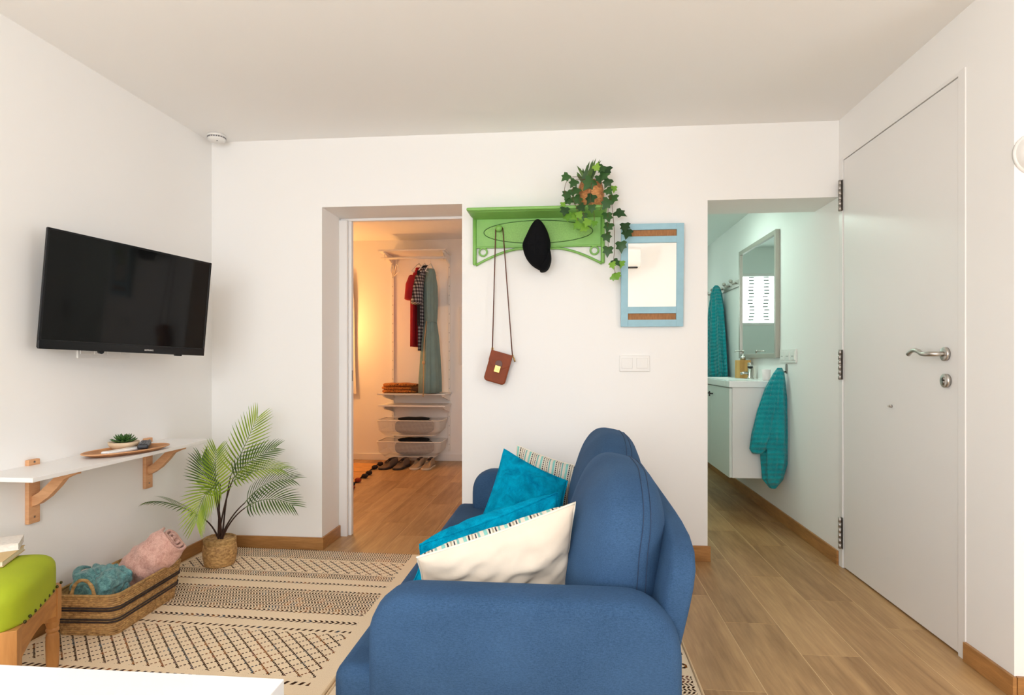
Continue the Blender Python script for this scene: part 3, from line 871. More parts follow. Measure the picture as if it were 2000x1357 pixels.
M_palmD = leaf_mat('palm_leaf_dark', lin(52, 80, 28), lin(90, 122, 44))
M_palmL = leaf_mat('palm_leaf_light', lin(112, 144, 30), lin(164, 186, 58))
def leaflet(mat):
    mb = MB(); prof = [(0, 0.0, 0.25), (0.15, 0.0, 0.8), (0.4, 0.010, 1.0), (0.65, -0.012, 0.8), (0.85, -0.06, 0.45), (1.0, -0.12, 0.03)]
    vs, fs = [], []
    for x, z, w in prof:
        vs += [(x, -0.045 * w, z + 0.012 * w), (x, 0, z), (x, 0.045 * w, z + 0.012 * w)]
    for i in range(len(prof) - 1):
        a = i * 3
        fs += [(a, a + 3, a + 4, a + 1), (a + 1, a + 4, a + 5, a + 2)]
    return mb.add(vs, fs).mesh('leaflet', mat, True)
LD, LL = leaflet(M_palmD), leaflet(M_palmL)
fronds = [((-1.823, 3.12, 0.454), (-1.655, 3.10, 0.785), 1, 0.6, 0.105, (0.02, 0, 0.04)), ((-1.805, 2.97, 0.364), (-1.755, 2.88, 0.640), 1, 0.2, 0.095, (-0.02, 0, 0.03)),
          ((-1.852, 3.02, 0.380), (-1.925, 3.02, 0.570), 0, 0.9, 0.085, (-0.04, 0, 0.0)), ((-1.905, 2.98, 0.270), (-2.020, 2.745, 0.400), 0, -0.3, 0.085, (-0.02, -0.02, 0.06)),
          ((-1.790, 2.97, 0.450), (-1.800, 2.78, 0.290), 1, 0.1, 0.10, (-0.02, -0.06, 0.06)), ((-1.797, 3.1, 0.445), (-1.543, 3.08, 0.620), 0, 1.2, 0.085, (-0.03, 0, 0.03)),
          ((-1.759, 3.02, 0.443), (-1.455, 2.97, 0.525), 1, 0.3, 0.085, (0, 0, 0.06)), ((-1.703, 3.05, 0.329), (-1.385, 2.95, 0.478), 0, 0.2, 0.095, (-0.02, 0, 0.08)),
          ((-1.675, 3.0, 0.315), (-1.350, 2.88, 0.360), 0, 0.3, 0.10, (0, 0, 0.08))]
NP = [(0.45, -0.88, 0.1), (0.4, -0.8, 0.45), (0.75, -0.6, 0.2), (0.1, -0.3, 0.95), (0.5, -0.75, 0.45), (0.3, -0.75, 0.5), (0.15, -0.55, 0.8), (0.1, -0.6, 0.75), (0.1, -0.7, 0.7)]
for fi, (s, t, tone, rollv, ln, bulge) in enumerate(fronds):
    s = Vector(s) - Vector((PX, PY, 0.0075)); t = Vector(t) - Vector((PX, PY, 0.0075))
    a = 2 * PI * fi / len(fronds)
    root = Vector((0.012 * math.cos(a) , 0.010 * math.sin(a), 0.112))
    mid = (root + s) / 2 + Vector((-(s.x) * 0.18, -(s.y) * 0.15, 0.03))
    MB().tube(bez(root, mid, s, 8), [0.0052 - 0.0003 * i for i in range(9)], 7).build('stem', M_stem, palm, True)
    c = (s + t) / 2 + Vector(bulge)
    pts = bez(s, c, t, 18)
    fr_ = MB().tube(pts, [0.0026 - 0.00011 * i for i in range(19)], 5).build('frond', pb('rachis_green', lin(96, 120, 50), 0.5) if fi == 0 else bpy.data.materials['rachis_green'], palm, True)
    for i in range(1, 18):
        k = i / 18
        tg = (pts[min(18, i + 1)] - pts[i - 1]).normalized()
        side = tg.cross(Vector(NP[fi])).normalized()
        nrm = side.cross(tg).normalized()
        L_ = ln * (0.62 + 0.75 * math.sin(PI * min(1, k * 0.80 + 0.12))) * rnd.uniform(0.9, 1.08)
        for sg in (-1, 1):
            d = (side * sg * (1.0 - 0.55 * k) + tg * (0.62 + 0.75 * k) + nrm * 0.12 + Vector((0, 0, -0.10))).normalized()
            w_ = tg - d * tg.dot(d)
            w_ = w_.normalized() * sg
            n_ = d.cross(w_)
            Mx = Matrix((d * L_, w_ * (0.110 - 0.045 * k), n_ * L_)).transposed().to_4x4()
            Mx.translation = pts[i]
            # keep the leaflets clear of the walls
            tip = Mx @ Vector((1, 0, -0.1)) + Vector((PX, PY, 0))
            if tip.x < XL + 0.006 or tip.y > YB - 0.006: continue
            place('leaflet', LL if tone else LD, fr_, M=Mx)

# ---------------------------------------------------------------- basket with two throws
BX, BY = -1.892, 2.405
bk = thing('storage_basket', 'low rectangular woven basket with dark stripes and loop handles', 'basket', (BX, BY, 0.0075), R(3.5))
def brect(hx, hy, r, z, n=6):
    return [(x, y, z) for x, y in rrect(-hx, hx, -hy, hy, r, n)]
rows = 19; HB = 0.160
def brow(z, d=0.0):
    k = z / HB
    return brect(0.118 + 0.020 * k + d, 0.205 + 0.028 * k + d, 0.035 + 0.01 * k, z)
rg = []
for i in range(rows * 4 + 1):
    z = HB * i / (rows * 4)
    rg.append(brow(z, 0.0022 * math.cos(2 * PI * i / 4)))
inner = [brow(HB, -0.008), brow(HB * 0.5, -0.010), brow(0.010, -0.010)]
MB().rings(rg + inner).build('body', M_rattan, bk, True)
M_dstripe = weave_mat('dark_stripe_weave', lin(30, 22, 22), lin(62, 46, 44), 90, 160)
for z in (0.056, 0.067, 0.104, 0.115):
    MB().tube(brow(z, 0.0035), 0.0034, 7, closed=True).build('dark_stripe', M_dstripe, bk, True)
MB().tube(brow(HB + 0.002, -0.004), 0.0060, 8, closed=True).build('rim', M_rattan2, bk, True)
for sy in (-1, 1):
    hp = [(0.045 * math.cos(a), sy * 0.222, HB - 0.006 + 0.068 * math.sin(a)) for a in [PI * i / 16 for i in range(17)]]
    MB().tube(hp, [0.0065 + 0.0008 * math.sin(i * 2.2) for i in range(17)], 8).build('handle', M_rattan2, bk, True)
# teal throw: a crumpled heap of folds
def yarn(name, lo, hi, s=55):
    m, nt, p = new_mat(name)
    v = tex_coords(nt, 'Object')
    f = noise_tex(nt, v, s, 4, 0.7, 1.2); g = noise_tex(nt, v, s * 6, 2)
    nt.links.new(ramp(nt, (E(f) * 0.7 + E(g) * 0.3).v, [(0.36, lo), (0.62, hi)]), p.inputs['Base Color'])
    p.inputs['Roughness'].default_value = 0.95
    p.inputs['Sheen Weight'].default_value = 0.3
    add_bump(nt, p, (E(f) * 0.5 + E(g) * 0.5).v, 0.7, 0.004)
    return m
M_teal = yarn('teal_knit', lin(44, 96, 104), lin(120, 172, 172))
M_pink = yarn('pink_cotton', lin(192, 140, 126), lin(228, 184, 170), 40)
th = thing('throw_blanket', 'teal knitted throw heaped in the near end of the basket', 'blanket', (-1.905, 2.305, 0.022))
def heap(w, a, b, c):
    q = Vector((a, b, c)).normalized()
    f = 0.012 * math.sin(7 * q.x + 5 * q.z + 4 * nz(q, 1.5, 3)) + 0.014 * nz(q, 2.6, 7) + 0.004 * math.sin(17 * q.y + 9 * q.x + 6 * nz(q, 2, 1))
    o = w + q * f
    o.z = max(o.z, -0.080)
    o.x *= 1 + 0.10 * (o.z > 0.06)
    return Vector((max(-0.088, min(0.094, o.x)), max(-0.086, min(0.14, o.y)), o.z))
MB().sbox(0.090, 0.105, 0.120, 2.6, 44, c=(0, 0, 0.088), fn=heap).build('heap', M_teal, th, True)
for k, (x, y, z, rx, rl) in enumerate(((0.045, -0.045, 0.125, 0.05, 0.3), (0.055, 0.02, 0.105, 0.045, -0.5), (0.0, -0.06, 0.135, 0.055, 0.9), (0.03, 0.065, 0.10, 0.05, 1.8), (-0.03, 0.0, 0.15, 0.06, 2.4))):
    pts = [(min(0.085, x + rx * math.cos(a + rl)), max(-0.078, y + rx * 0.9 * math.sin(a + rl)), z + 0.050 + 0.012 * math.sin(2 * a) - 0.02 * (a / 4)) for a in [i * 0.28 for i in range(16)]]
    MB().tube(pts, [0.004 + 0.012 * math.sin(PI * i / 15) for i in range(16)], 10).build('fold', M_teal, th, True)
# pink rolled throw leaning out of the far end
A0, A1 = Vector((-1.915, 2.490, 0.122)), Vector((-1.752, 2.555, 0.285))
rolled = thing('throw_blanket', 'pink throw rolled up and leaning out of the basket', 'blanket', (A0.x, A0.y, 0.05))
ax = (A1 - A0).normalized(); e1 = ax.cross(Vector((0, 0, 1))).normalized(); e2 = e1.cross(ax)
turns, ns = 3.3, 130
def roll_fn(u, v):
    th_ = v * turns * 2 * PI
    r = 0.010 + 0.074 * v
    env = 0.80 + 0.30 * math.sin(PI * (0.15 + 0.75 * u))
    q = A0 + (A1 - A0) * (-0.10 + 1.10 * u)
    r *= env
    w = 1 + 0.10 * nz((u * 6, math.cos(th_) * 1.4, math.sin(th_) * 1.4), 1.2, 3) + 0.03 * math.sin(22 * u + 2 * th_)
    ee = q + (e1 * math.cos(th_) + e2 * math.sin(th_)) * r * w
    if u > 0.93: ee += ax * 0.004 * math.sin(3 * th_)
    return ee - Vector((A0.x, A0.y, 0.05))
ro_ = MB().grid(roll_fn, 40, ns).build('roll', M_pink, rolled, True)
sd_ = ro_.modifiers.new('cloth_thickness', 'SOLIDIFY'); sd_.thickness = 0.011; sd_.offset = -1
fcap = MB()
for k in range(30):
    u = 0.05 + 0.9 * k / 30; v = 1.0
    b_ = roll_fn(u, v); 
    d_ = (roll_fn(u, 0.992) - b_).normalized()
    fcap.tube([b_, b_ - d_ * 0.008 + Vector((0, -0.004, -0.006)), b_ - d_ * 0.012 + Vector((0.002 * math.sin(k), -0.006, -0.016))], [0.0030, 0.0026, 0.0015], 5)
fg = fcap.build('fringe', M_pink, rolled, True); fg['kind'] = 'stuff'
# ---------------------------------------------------------------- green stool with books
M_pine = wood('pine_wood', lin(150, 92, 40), lin(212, 152, 84), (14, 3.5, 22), 1.2, 0.45)
M_pinev = wood('pine_wood_upright', lin(160, 104, 50), lin(206, 148, 84), (16, 16, 3), 1.2, 0.45)
M_lime = pb('lime_green_cloth', lin(160, 174, 24), 0.75, var=0.05, vscale=8, bump=0.12, bscale=600, bdist=0.001)
st = thing('footstool', 'lime green upholstered footstool with turned wooden legs and nail trim', 'stool', (-1.795, 1.748, 0.0075), R(27.5))
HX, HY_ = 0.112, 0.205
def st_fn(w, a, b, c):
    if c > 0: w.z *= 1.0 + 0.10 * (1 - a * a) * (1 - b * b)
    else:
        k = min(1.18, 1 / max(1e-6, (abs(a) ** 3.6 + abs(b) ** 3.6) ** (1 / 3.6)))
        w.x *= k; w.y *= k
        w.z = max(w.z, -0.066)
    return w
MB().sbox(HX + 0.012, HY_ + 0.014, 0.070, 3.6, 18, c=(0, 0, 0.346), fn=st_fn).build('seat', M_lime, st, True)
for sx in (-1, 1):
    ap = [(-HY_ + 0.02, 0.288), (HY_ - 0.02, 0.288), (HY_ - 0.02, 0.178)] + [(HY_ - 0.02 - (2 * HY_ - 0.04) * t, 0.178 + 0.038 * math.sin(PI * t)) for t in [i / 14 for i in range(1, 14)]] + [(-HY_ + 0.02, 0.178)]
    MB().prism(ap, 'x', -0.009, 0.009).build('side_rail', M_pine, st, bevel=0.002, loc=(sx * (HX - 0.010), 0, 0))
for sy in (-1, 1):
    box_obj('end_rail', (-HX + 0.02, HX - 0.02, sy * (HY_ - 0.010) - 0.009, sy * (HY_ - 0.010) + 0.009, 0.195, 0.288), M_pine, st, 0.002)
for sx in (-1, 1):
    for sy in (-1, 1):
        lg = MB().box(-0.021, 0.021, -0.021, 0.021, 0.165, 0.290)
        lg.lathe([(0.0175, 0.0), (0.0195, 0.03), (0.0205, 0.085), (0.0195, 0.118), (0.0165, 0.122), (0.0165, 0.127), (0.0200, 0.131), (0.0200, 0.138), (0.0170, 0.142), (0.0205, 0.155), (0.0205, 0.168)], 20)
        lg.build('leg', M_pinev, st, bevel=0.0015, loc=(sx * (HX - 0.018), sy * (HY_ - 0.018), 0))
nail = MB().sbox(0.0045, 0.0055, 0.0055, 2.0, 6).mesh('nail', pb('bronze_nail', lin(70, 66, 30), 0.4, 0.6), True)
for i in range(9):
    y = -HY_ + 0.034 + i * (2 * HY_ - 0.068) / 8
    for sx in (-1, 1): place('nail', nail, st, loc=(sx * (HX + 0.011), y, 0.300))
M_paper = pb('paper_pages', lin(226, 214, 190), 0.9, bump=0.3, bscale=300)
M_cover = pb('white_book_cover', lin(228, 222, 214), 0.5, var=0.10, vscale=90)
M_tan = pb('tan_book_cover', lin(206, 178, 128), 0.6)
def book(label, loc, rz, w, l, h, mc, mp):
    b = thing('book', label, 'book', loc, rz, 'books on the footstool')
    box_obj('pages', (-w / 2 + 0.003, w / 2 - 0.003, -l / 2 + 0.003, l / 2 - 0.003, 0.002, h - 0.002), mp, b)
    box_obj('cover', (-w / 2, w / 2, -l / 2, l / 2, 0, 0.002), mc, b, 0.0006)
    box_obj('cover', (-w / 2, w / 2, -l / 2, l / 2, h - 0.002, h), mc, b, 0.0006)
    box_obj('spine', (-w / 2 - 0.001, -w / 2 + 0.002, -l / 2, l / 2, 0, h), mc, b, 0.0006)
book('tan paperback lying directly on the green footstool', (-1.870, 1.800, 0.4325), R(27), 0.125, 0.185, 0.018, M_tan, M_paper)
book('white book lying on top of the tan paperback', (-1.925, 1.850, 0.4510), R(-52), 0.115, 0.165, 0.024, M_cover, M_cover)

# ---------------------------------------------------------------- white table corner
tb = thing('coffee_table', 'white lacquered table whose corner shows at the bottom edge', 'table', (-1.02, 0.80, 0.0085))
box_obj('table_top', (-0.46, 0.457, -0.36, 0.357, 0.3965, 0.4415), M_whitegloss, tb, 0.0025)
for sx in (-1, 1):
    for sy in (-1, 1):
        box_obj('leg', (sx * 0.43 - 0.025, sx * 0.43 + 0.025, sy * 0.33 - 0.025, sy * 0.33 + 0.025, 0.0, 0.398), M_white, tb, 0.002)

# ---------------------------------------------------------------- coat rack and what hangs on it
M_green = pb('green_paint', lin(128, 182, 88), 0.4, var=0.06, vscale=20, bump=0.05, bscale=120)
M_greenw = pb('green_painted_cane', lin(138, 188, 96), 0.5, var=0.12, vscale=160, bump=0.5, bscale=260, bdist=0.002)
M_greend = pb('green_groove', lin(62, 104, 40), 0.6)
ck = thing('coat_rack', 'green painted wall coat rack with shelf, oval cane panel and knobs', 'coat rack', (-0.163, YB, 1.613))
Z0 = 1.613
box_obj('shelf', (-0.378, 0.372, -0.155, 0.0, 1.882 - Z0, 1.900 - Z0), M_green, ck, 0.007, 3)
cv = MB()
cv.prism([(-0.138, 1.8825 - Z0), (-0.128, 1.876 - Z0), (-0.030, 1.866 - Z0), (0.0, 1.866 - Z0), (0.0, 1.8825 - Z0)], 'x', -0.362, 0.356)
cv.build('moulding', M_green, ck, bevel=0.002)
box_obj('panel', (-0.345, 0.345, -0.016, 0.0, 1.714 - Z0, 1.868 - Z0), M_green, ck, 0.002)
for x in (-0.354, 0.352):
    MB().tube([(x, -0.016, 0.0), (x, -0.016, 0.004), (x, -0.016, 1.868 - Z0)], [0.008, 0.011, 0.011], 12).build('upright', M_green, ck, True)
ov = [(-0.002 + 0.300 * math.cos(a), -0.0165, 1.792 - Z0 + 0.063 * math.sin(a)) for a in [2 * PI * k / 64 for k in range(64)]]
MB().tube(ov, 0.0022, 6, closed=True).build('oval_groove', M_greend, ck, True)
MB().rings([[(-0.002 + 0.297 * s * math.cos(a), -0.0172 - 0.001 * (1 - s), 1.792 - Z0 + 0.060 * s * math.sin(a)) for a in [2 * PI * k / 64 for k in range(64)]] for s in (1.0, 0.5, 0.05)]).build('cane_panel', M_greenw, ck)
box_obj('lower_rail', (-0.345, 0.345, -0.020, -0.004, 1.706 - Z0, 1.716 - Z0), M_green, ck, 0.003)
arch = []
for i in range(41):
    t = -1 + 2 * i / 40
    z = (1.700 - Z0) - 0.088 * max(0, (abs(t) - 0.30) / 0.70) ** 1.55
    arch.append((t * 0.348, -0.014, z))
MB().tube(arch, 0.0068, 9).build('arch', M_green, ck, True)
for sx in (-1, 1):
    MB().tube([(sx * 0.307 + 0.0215 * math.cos(a), -0.014, 1.685 - Z0 + 0.0215 * math.sin(a)) for a in [2 * PI * k / 28 for k in range(28)]], 0.0050, 8, closed=True).build('ring', M_green, ck, True)
for x in (-0.215, 0.0, 0.222):
    k_ = MB().rings([[(r * math.cos(a), -y, r * math.sin(a)) for a in [2 * PI * j / 20 for j in range(20)]] for r, y in ((0.013, 0.016), (0.009, 0.020), (0.008, 0.032), (0.016, 0.040), (0.019, 0.050), (0.017, 0.060), (0.008, 0.066), (0.001, 0.067))])
    k_.build('knob', M_green, ck, True, loc=(x, 0, 1.808 - Z0))

# flat cap hung on the middle knob
hat = thing('flat_cap', 'black felt cap hanging on the middle knob of the coat rack', 'cap', (-0.163, YB - 0.10, 1.565))
M_felt = pb('black_felt', (0.006, 0.006, 0.007, 1), 0.95, spec=0.1, bump=0.3, bscale=300, sheen=0.1)
out = [(0.003, 0.279), (0.028, 0.258), (0.052, 0.215), (0.066, 0.170), (0.070, 0.140), (0.066, 0.108), (0.071, 0.085), (0.070, 0.050), (0.058, 0.015), (0.035, 0.0), (0.012, 0.004), (-0.030, 0.030), (-0.062, 0.070), (-0.078, 0.115), (-0.080, 0.150), (-0.060, 0.195), (-0.038, 0.240), (-0.018, 0.268)]
def closed_spline(pts, n):
    m = len(pts); res = []
    for i in range(m):
        p0, p1, p2, p3 = [Vector(pts[(i + k) % m]) for k in (-1, 0, 1, 2)]
        for j in range(n):
            t = j / n
            res.append(0.5 * ((2 * p1) + (p2 - p0) * t + (2 * p0 - 5 * p1 + 4 * p2 - p3) * t * t + (3 * p1 - p0 - 3 * p2 + p3) * t ** 3))
    return res
ol = closed_spline(out, 4); cen = Vector((-0.005, 0.135))
rgs = []
for s, y in ((0.90, 0.042), (1.0, 0.025), (1.0, 0.005), (0.95, -0.022), (0.82, -0.045), (0.60, -0.062), (0.33, -0.070), (0.05, -0.072)):
    rgs.append([(cen.x + (p.x - cen.x) * s, y + 0.004 * nz((p.x, p.y, s), 20, 2) * (s < 0.95), cen.y + (p.y - cen.y) * s) for p in ol])
MB().rings(rgs).build('crown', M_felt, hat, True)
vis = [(0.066, 0.108), (0.073, 0.085), (0.072, 0.050), (0.058, 0.012), (0.035, -0.004), (0.012, 0.0), (0.03, 0.04), (0.05, 0.08)]
vo = closed_spline(vis, 3); vc = Vector((0.045, 0.045))
MB().rings([[(vc.x + (p.x - vc.x) * s, y, vc.y + (p.y - vc.y) * s) for p in vo] for s, y in ((0.9, 0.048), (1.0, 0.040), (1.0, -0.028), (0.85, -0.046), (0.4, -0.054), (0.05, -0.056))]).build('visor', M_felt, hat, True)

# shoulder bag
M_leather = pb('brown_leather', lin(130, 58, 22), 0.5, spec=0.25, var=0.12, vscale=18, bump=0.15, bscale=350, bdist=0.001)
M_leatherd = pb('dark_leather_edge', lin(92, 44, 24), 0.45)
bag = thing('shoulder_bag', 'small brown leather bag hanging by a thin strap from the left knob', 'bag', (-0.382, YB - 0.045, 0.925))
bang = R(-16)
Mbag = Matrix.Translation((0, 0, 0.118)) @ Matrix.Rotation(-bang, 4, 'Y')
body = MB().prism(rrect(-0.060, 0.060, -0.085, 0.085, 0.020, 6), 'y', -0.018, 0.018).build('body', M_leather, bag, bevel=0.007, seg=3, M=Mbag.copy())
flp = [(-0.061, 0.086), (0.061, 0.086), (0.061, 0.030)] + [(0.061 - 0.122 * t, 0.030 - 0.036 * math.sin(PI * t) ** 0.9) for t in [i / 12 for i in range(1, 12)]] + [(-0.061, 0.030)]
MB().prism(flp, 'y', -0.0225, -0.0165).build('flap', M_leather, bag, bevel=0.0015, M=Mbag.copy())
MB().prism(arc(0.0, 0.022, 0.020, 0, PI, 12) + [(-0.017, -0.004), (0.017, -0.004)], 'y', -0.0245, -0.0220).build('closure_tab', M_leatherd, bag, bevel=0.0008, M=Mbag.copy())
cl = MB().box(-0.016, 0.016, -0.0285, -0.0235, -0.026, 0.012).build('clasp', M_gold, bag, bevel=0.002, M=Mbag.copy())
MB().box(-0.008, 0.008, -0.031, -0.028, -0.013, 0.000).build('turn_lock', M_gold, cl, bevel=0.002)
tl = Mbag @ Vector((-0.058, 0, 0.086)); trp = Mbag @ Vector((0.060, 0, 0.078))
kx, kz = -0.378 - (-0.382), 1.808 - 0.925
loop = [(kx - 0.0200 * math.cos(a), 0.018, kz + 0.0135 * math.sin(a)) for a in [PI * i / 12 for i in range(13)]]
MB().tube([tuple(tl)] + [tuple(Vector(tl).lerp(Vector(loop[0]), t)) for t in (0.3, 0.6)] + loop + [tuple(Vector(loop[-1]).lerp(trp, t)) for t in (0.4, 0.7)] + [tuple(trp)], 0.0032, 7).build('strap', M_leatherd, bag, True)
for q in (tl, trp):
    MB().tube([(q.x + 0.006 * math.cos(a), q.y, q.z + 0.004 + 0.008 * math.sin(a)) for a in [2 * PI * k / 14 for k in range(14)]], 0.0018, 6, closed=True).build('strap_ring', M_gold, bag, True)
MB().tube([(trp.x + 0.006, trp.y - 0.004, trp.z - 0.002), (trp.x + 0.014, trp.y - 0.004, trp.z - 0.026)], [0.003, 0.0045], 8).build('clip', M_gold, bag, True)

# ---------------------------------------------------------------- ivy
IX, IY, IZ = 0.122, YB - 0.080, 1.9005
ivy = thing('potted_ivy', 'trailing ivy in a woven straw pot on the green shelf', 'plant', (IX, IY, IZ))
M_straw = weave_mat('straw_weave', lin(138, 76, 34), lin(214, 148, 88), 50, 160)
pr = []
for i in range(29):
    z = 0.135 * i / 28
    pr.append((0.052 + 0.020 * math.sin(PI * (0.12 + 0.8 * z / 0.135)) + 0.0018 * math.sin(z / 0.135 * 2 * PI * 14), z))
MB().lathe(pr + [(0.050, 0.140), (0.046, 0.120), (0.0, 0.118)], 32).build('pot', M_straw, ivy, True)
M_ivyD = leaf_mat('ivy_leaf_dark', lin(30, 62, 30), lin(62, 104, 50), 0.4)
M_ivyL = leaf_mat('ivy_leaf_young', lin(96, 150, 40), lin(150, 194, 74), 0.4)
def ivy_leaf(mat):
    lob = [(0, -0.02), (0.16, -0.10), (0.34, -0.34), (0.40, -0.10), (0.60, -0.46), (0.70, -0.16), (1.0, 0.0), (0.70, 0.16), (0.60, 0.46), (0.40, 0.10), (0.34, 0.34), (0.16, 0.10), (0, 0.02)]
    lob = [(0, 0), (-0.10, -0.26), (0.05, -0.50), (0.28, -0.34), (0.52, -0.46), (0.60, -0.20), (1.0, 0.0), (0.60, 0.20), (0.52, 0.46), (0.28, 0.34), (0.05, 0.50), (-0.10, 0.26)]
    vs = [(0.34, 0, 0.06)] + [(x, y, -0.10 * (abs(y) + 0.5 * max(0, x - 0.4))) for x, y in lob]
    fs = [(0, i, i + 1 if i < len(lob) else 1) for i in range(1, len(lob) + 1)]
    return MB().add(vs, fs).mesh('leaf', mat, True)
IVD, IVL = ivy_leaf(M_ivyD), ivy_leaf(M_ivyL)
M_vine = pb('ivy_vine', lin(98, 70, 40), 0.7)
lv = [(-0.011, 2.045, 0, 1), (-0.006, 1.95, 0, 1), (-0.025, 1.899, 1, .6), (-0.017, 1.864, 0, 1), (0.05, 1.924, 0, 1.15), (0.069, 1.881, 0, .9), (0.109, 2.009, 0, 1.4), (0.117, 1.928, 0, 1.1), (0.123, 1.874, 0, .8),
      (0.184, 2.047, 0, 1.2), (0.197, 2.074, 0, 1.2), (0.211, 1.966, 0, 1), (0.2, 1.899, 0, 1.2), (0.242, 1.992, 1, .7), (0.237, 1.939, 0, 1.1), (0.208, 1.837, 0, 1.1), (0.274, 1.863, 0, 1.25), (0.211, 1.783, 0, 1.15),
      (0.301, 1.79, 0, 1.2), (0.203, 1.73, 0, 1.1), (0.311, 1.757, 0, 1.3), (0.28, 1.688, 0, 1.2), (0.208, 1.657, 0, 1.1), (0.253, 1.603, 0, .9), (0.232, 1.582, 1, .8), (0.28, 1.594, 1, .8), (0.242, 1.522, 1, .7), (0.261, 1.533, 1, .8),
      (0.029, 1.836, 1, 1), (0.05, 1.787, 1, 1), (0.083, 1.773, 1, 1), (0.136, 1.793, 1, .7), (-0.003, 1.836, 1, .9), (0.163, 2.029, 0, 1), (0.029, 2.011, 0, 1), (0.149, 2.089, 1, .8), (0.002, 1.92, 0, .9), (0.083, 1.835, 0, .9),
      (0.04, 1.97, 0, 1), (0.205, 2.01, 0, 1), (0.06, 1.84, 1, .8), (0.10, 1.80, 1, .9), (0.022, 1.965, 0, .8), (0.175, 2.085, 0, .9)]
for (x, z, y_, s_) in lv:
    front = 0.074 if z > 1.885 else 0.085
    if x > 0.235: yy = -0.030
    elif x > 0.19 and z < 1.89: yy = -0.070
    else: yy = -front - 0.012 + rnd.uniform(-0.012, 0.006)
    if z > 1.885 and -0.0 < x < 0.20: yy = -0.078 - rnd.uniform(0, 0.015)
    az = -PI / 2 + rnd.uniform(-0.75, 0.75) + (0.5 if x > 0.235 else -0.3 if x < 0.02 else 0)
    L_ = 0.055 * s_ * rnd.uniform(0.9, 1.1)
    d = Vector((math.cos(az), -0.18 + rnd.uniform(-0.25, 0.1), math.sin(az))).normalized()
    n_ = Vector((rnd.uniform(-0.35, 0.35), -1, 0.25 + rnd.uniform(-0.2, 0.3)))
    n_ = (n_ - d * n_.dot(d)).normalized(); w_ = n_.cross(d)
    Mx = Matrix((d * L_, w_ * L_, n_ * L_)).transposed().to_4x4()
    Mx.translation = Vector((x - IX, yy - 0.0, z - IZ)) - d * L_ * 0.35
    place('leaf', IVL if y_ else IVD, ivy, M=Mx)
for pts in ([(0.035, -0.03, 0.135), (0.095, -0.045, 0.13), (0.105, -0.060, 0.02), (0.118, -0.055, -0.10), (0.122, -0.050, -0.22), (0.118, -0.050, -0.30), (0.128, -0.045, -0.37)],
            [(0.03, -0.04, 0.14), (0.08, -0.05, 0.135), (0.096, -0.072, 0.05), (0.086, -0.075, -0.05), (0.086, -0.07, -0.16), (0.09, -0.07, -0.24)],
            [(-0.03, -0.04, 0.138), (-0.085, -0.07, 0.13), (-0.098, -0.090, 0.04), (-0.075, -0.092, -0.03), (-0.07, -0.095, -0.11)],
            [(-0.02, -0.05, 0.138), (-0.05, -0.082, 0.12), (-0.06, -0.092, 0.02), (-0.04, -0.098, -0.06), (-0.03, -0.10, -0.12)],
            [(0.0, -0.05, 0.138), (0.0, -0.082, 0.11), (-0.005, -0.092, 0.02), (0.012, -0.098, -0.05), (0.015, -0.10, -0.10)],
            [(0.01, -0.05, 0.14), (0.05, -0.085, 0.12), (0.06, -0.085, 0.03), (0.04, -0.098, -0.05)],
            [(-0.02, -0.02, 0.138), (-0.07, -0.03, 0.16), (-0.12, -0.06, 0.14), (-0.14, -0.085, 0.08), (-0.13, -0.09, 0.03)]):
    sm_ = []
    for i in range(len(pts) - 1):
        P = [Vector(pts[max(0, min(len(pts) - 1, i + k))]) for k in (-1, 0, 1, 2)]
        for j in range(5):
            t = j / 5
            sm_.append(0.5 * ((2 * P[1]) + (P[2] - P[0]) * t + (2 * P[0] - 5 * P[1] + 4 * P[2] - P[3]) * t * t + (3 * P[1] - P[0] - 3 * P[2] + P[3]) * t ** 3))
    MB().tube(sm_, 0.0014, 5).build('vine', M_vine, ivy, True)
M_blade = leaf_mat('grass_blade', lin(48, 84, 38), lin(96, 128, 58), 0.5)
bl = MB().add([(0, -0.5, 0), (0, 0.5, 0), (0.4, -0.55, 0.06), (0.4, 0.55, 0.06), (0.75, -0.35, 0.04), (0.75, 0.35, 0.04), (1, 0, -0.03)], [(0, 2, 3, 1), (2, 4, 5, 3), (4, 6, 5)]).mesh('blade', M_blade, True)
for k in range(16):
    a = rnd.uniform(0, 2 * PI); el = R(rnd.uniform(48, 86)); ln = rnd.uniform(0.07, 0.145) if k > 4 else rnd.uniform(0.12, 0.15)
    d = Vector((math.cos(a) * math.cos(el), math.sin(a) * math.cos(el), math.sin(el)))
    s_ = d.cross(Vector((0, 1, 0.2))).normalized(); n_ = d.cross(s_)
    Mx = Matrix((d * ln, s_ * 0.017, n_ * ln)).transposed().to_4x4(); Mx.translation = Vector((-0.03 + rnd.uniform(-0.02, 0.02), -0.02, 0.125))
    place('blade', bl, ivy, M=Mx)

# ---------------------------------------------------------------- blue framed mirror
M_blue = pb('pale_blue_paint', lin(150, 190, 204), 0.5, var=0.04, vscale=25, bump=0.08, bscale=90)
M_reed = weave_mat('brown_reed_inlay', lin(140, 92, 52), lin(178, 124, 76), 260, 30)
mi = thing('wall_mirror', 'small mirror in a pale blue wooden frame with two brown inlays', 'mirror', (0.452, YB - 0.004, 1.266))
mi.rotation_euler = (R(2.6), 0, 0)
HW, HM = 0.166, 0.553
for sx in (-1, 1):
    box_obj('stile', (min(sx * HW, sx * (HW - 0.038)), max(sx * HW, sx * (HW - 0.038)), -0.022, -0.002, 0, HM), M_blue, mi, 0.002)
for z0, z1 in ((0.0, 0.038), (0.072, 0.108), (0.450, 0.486), (0.520, HM)):
    box_obj('rail', (-HW + 0.037, HW - 0.037, -0.0212, -0.003, z0, z1), M_blue, mi, 0.0015)
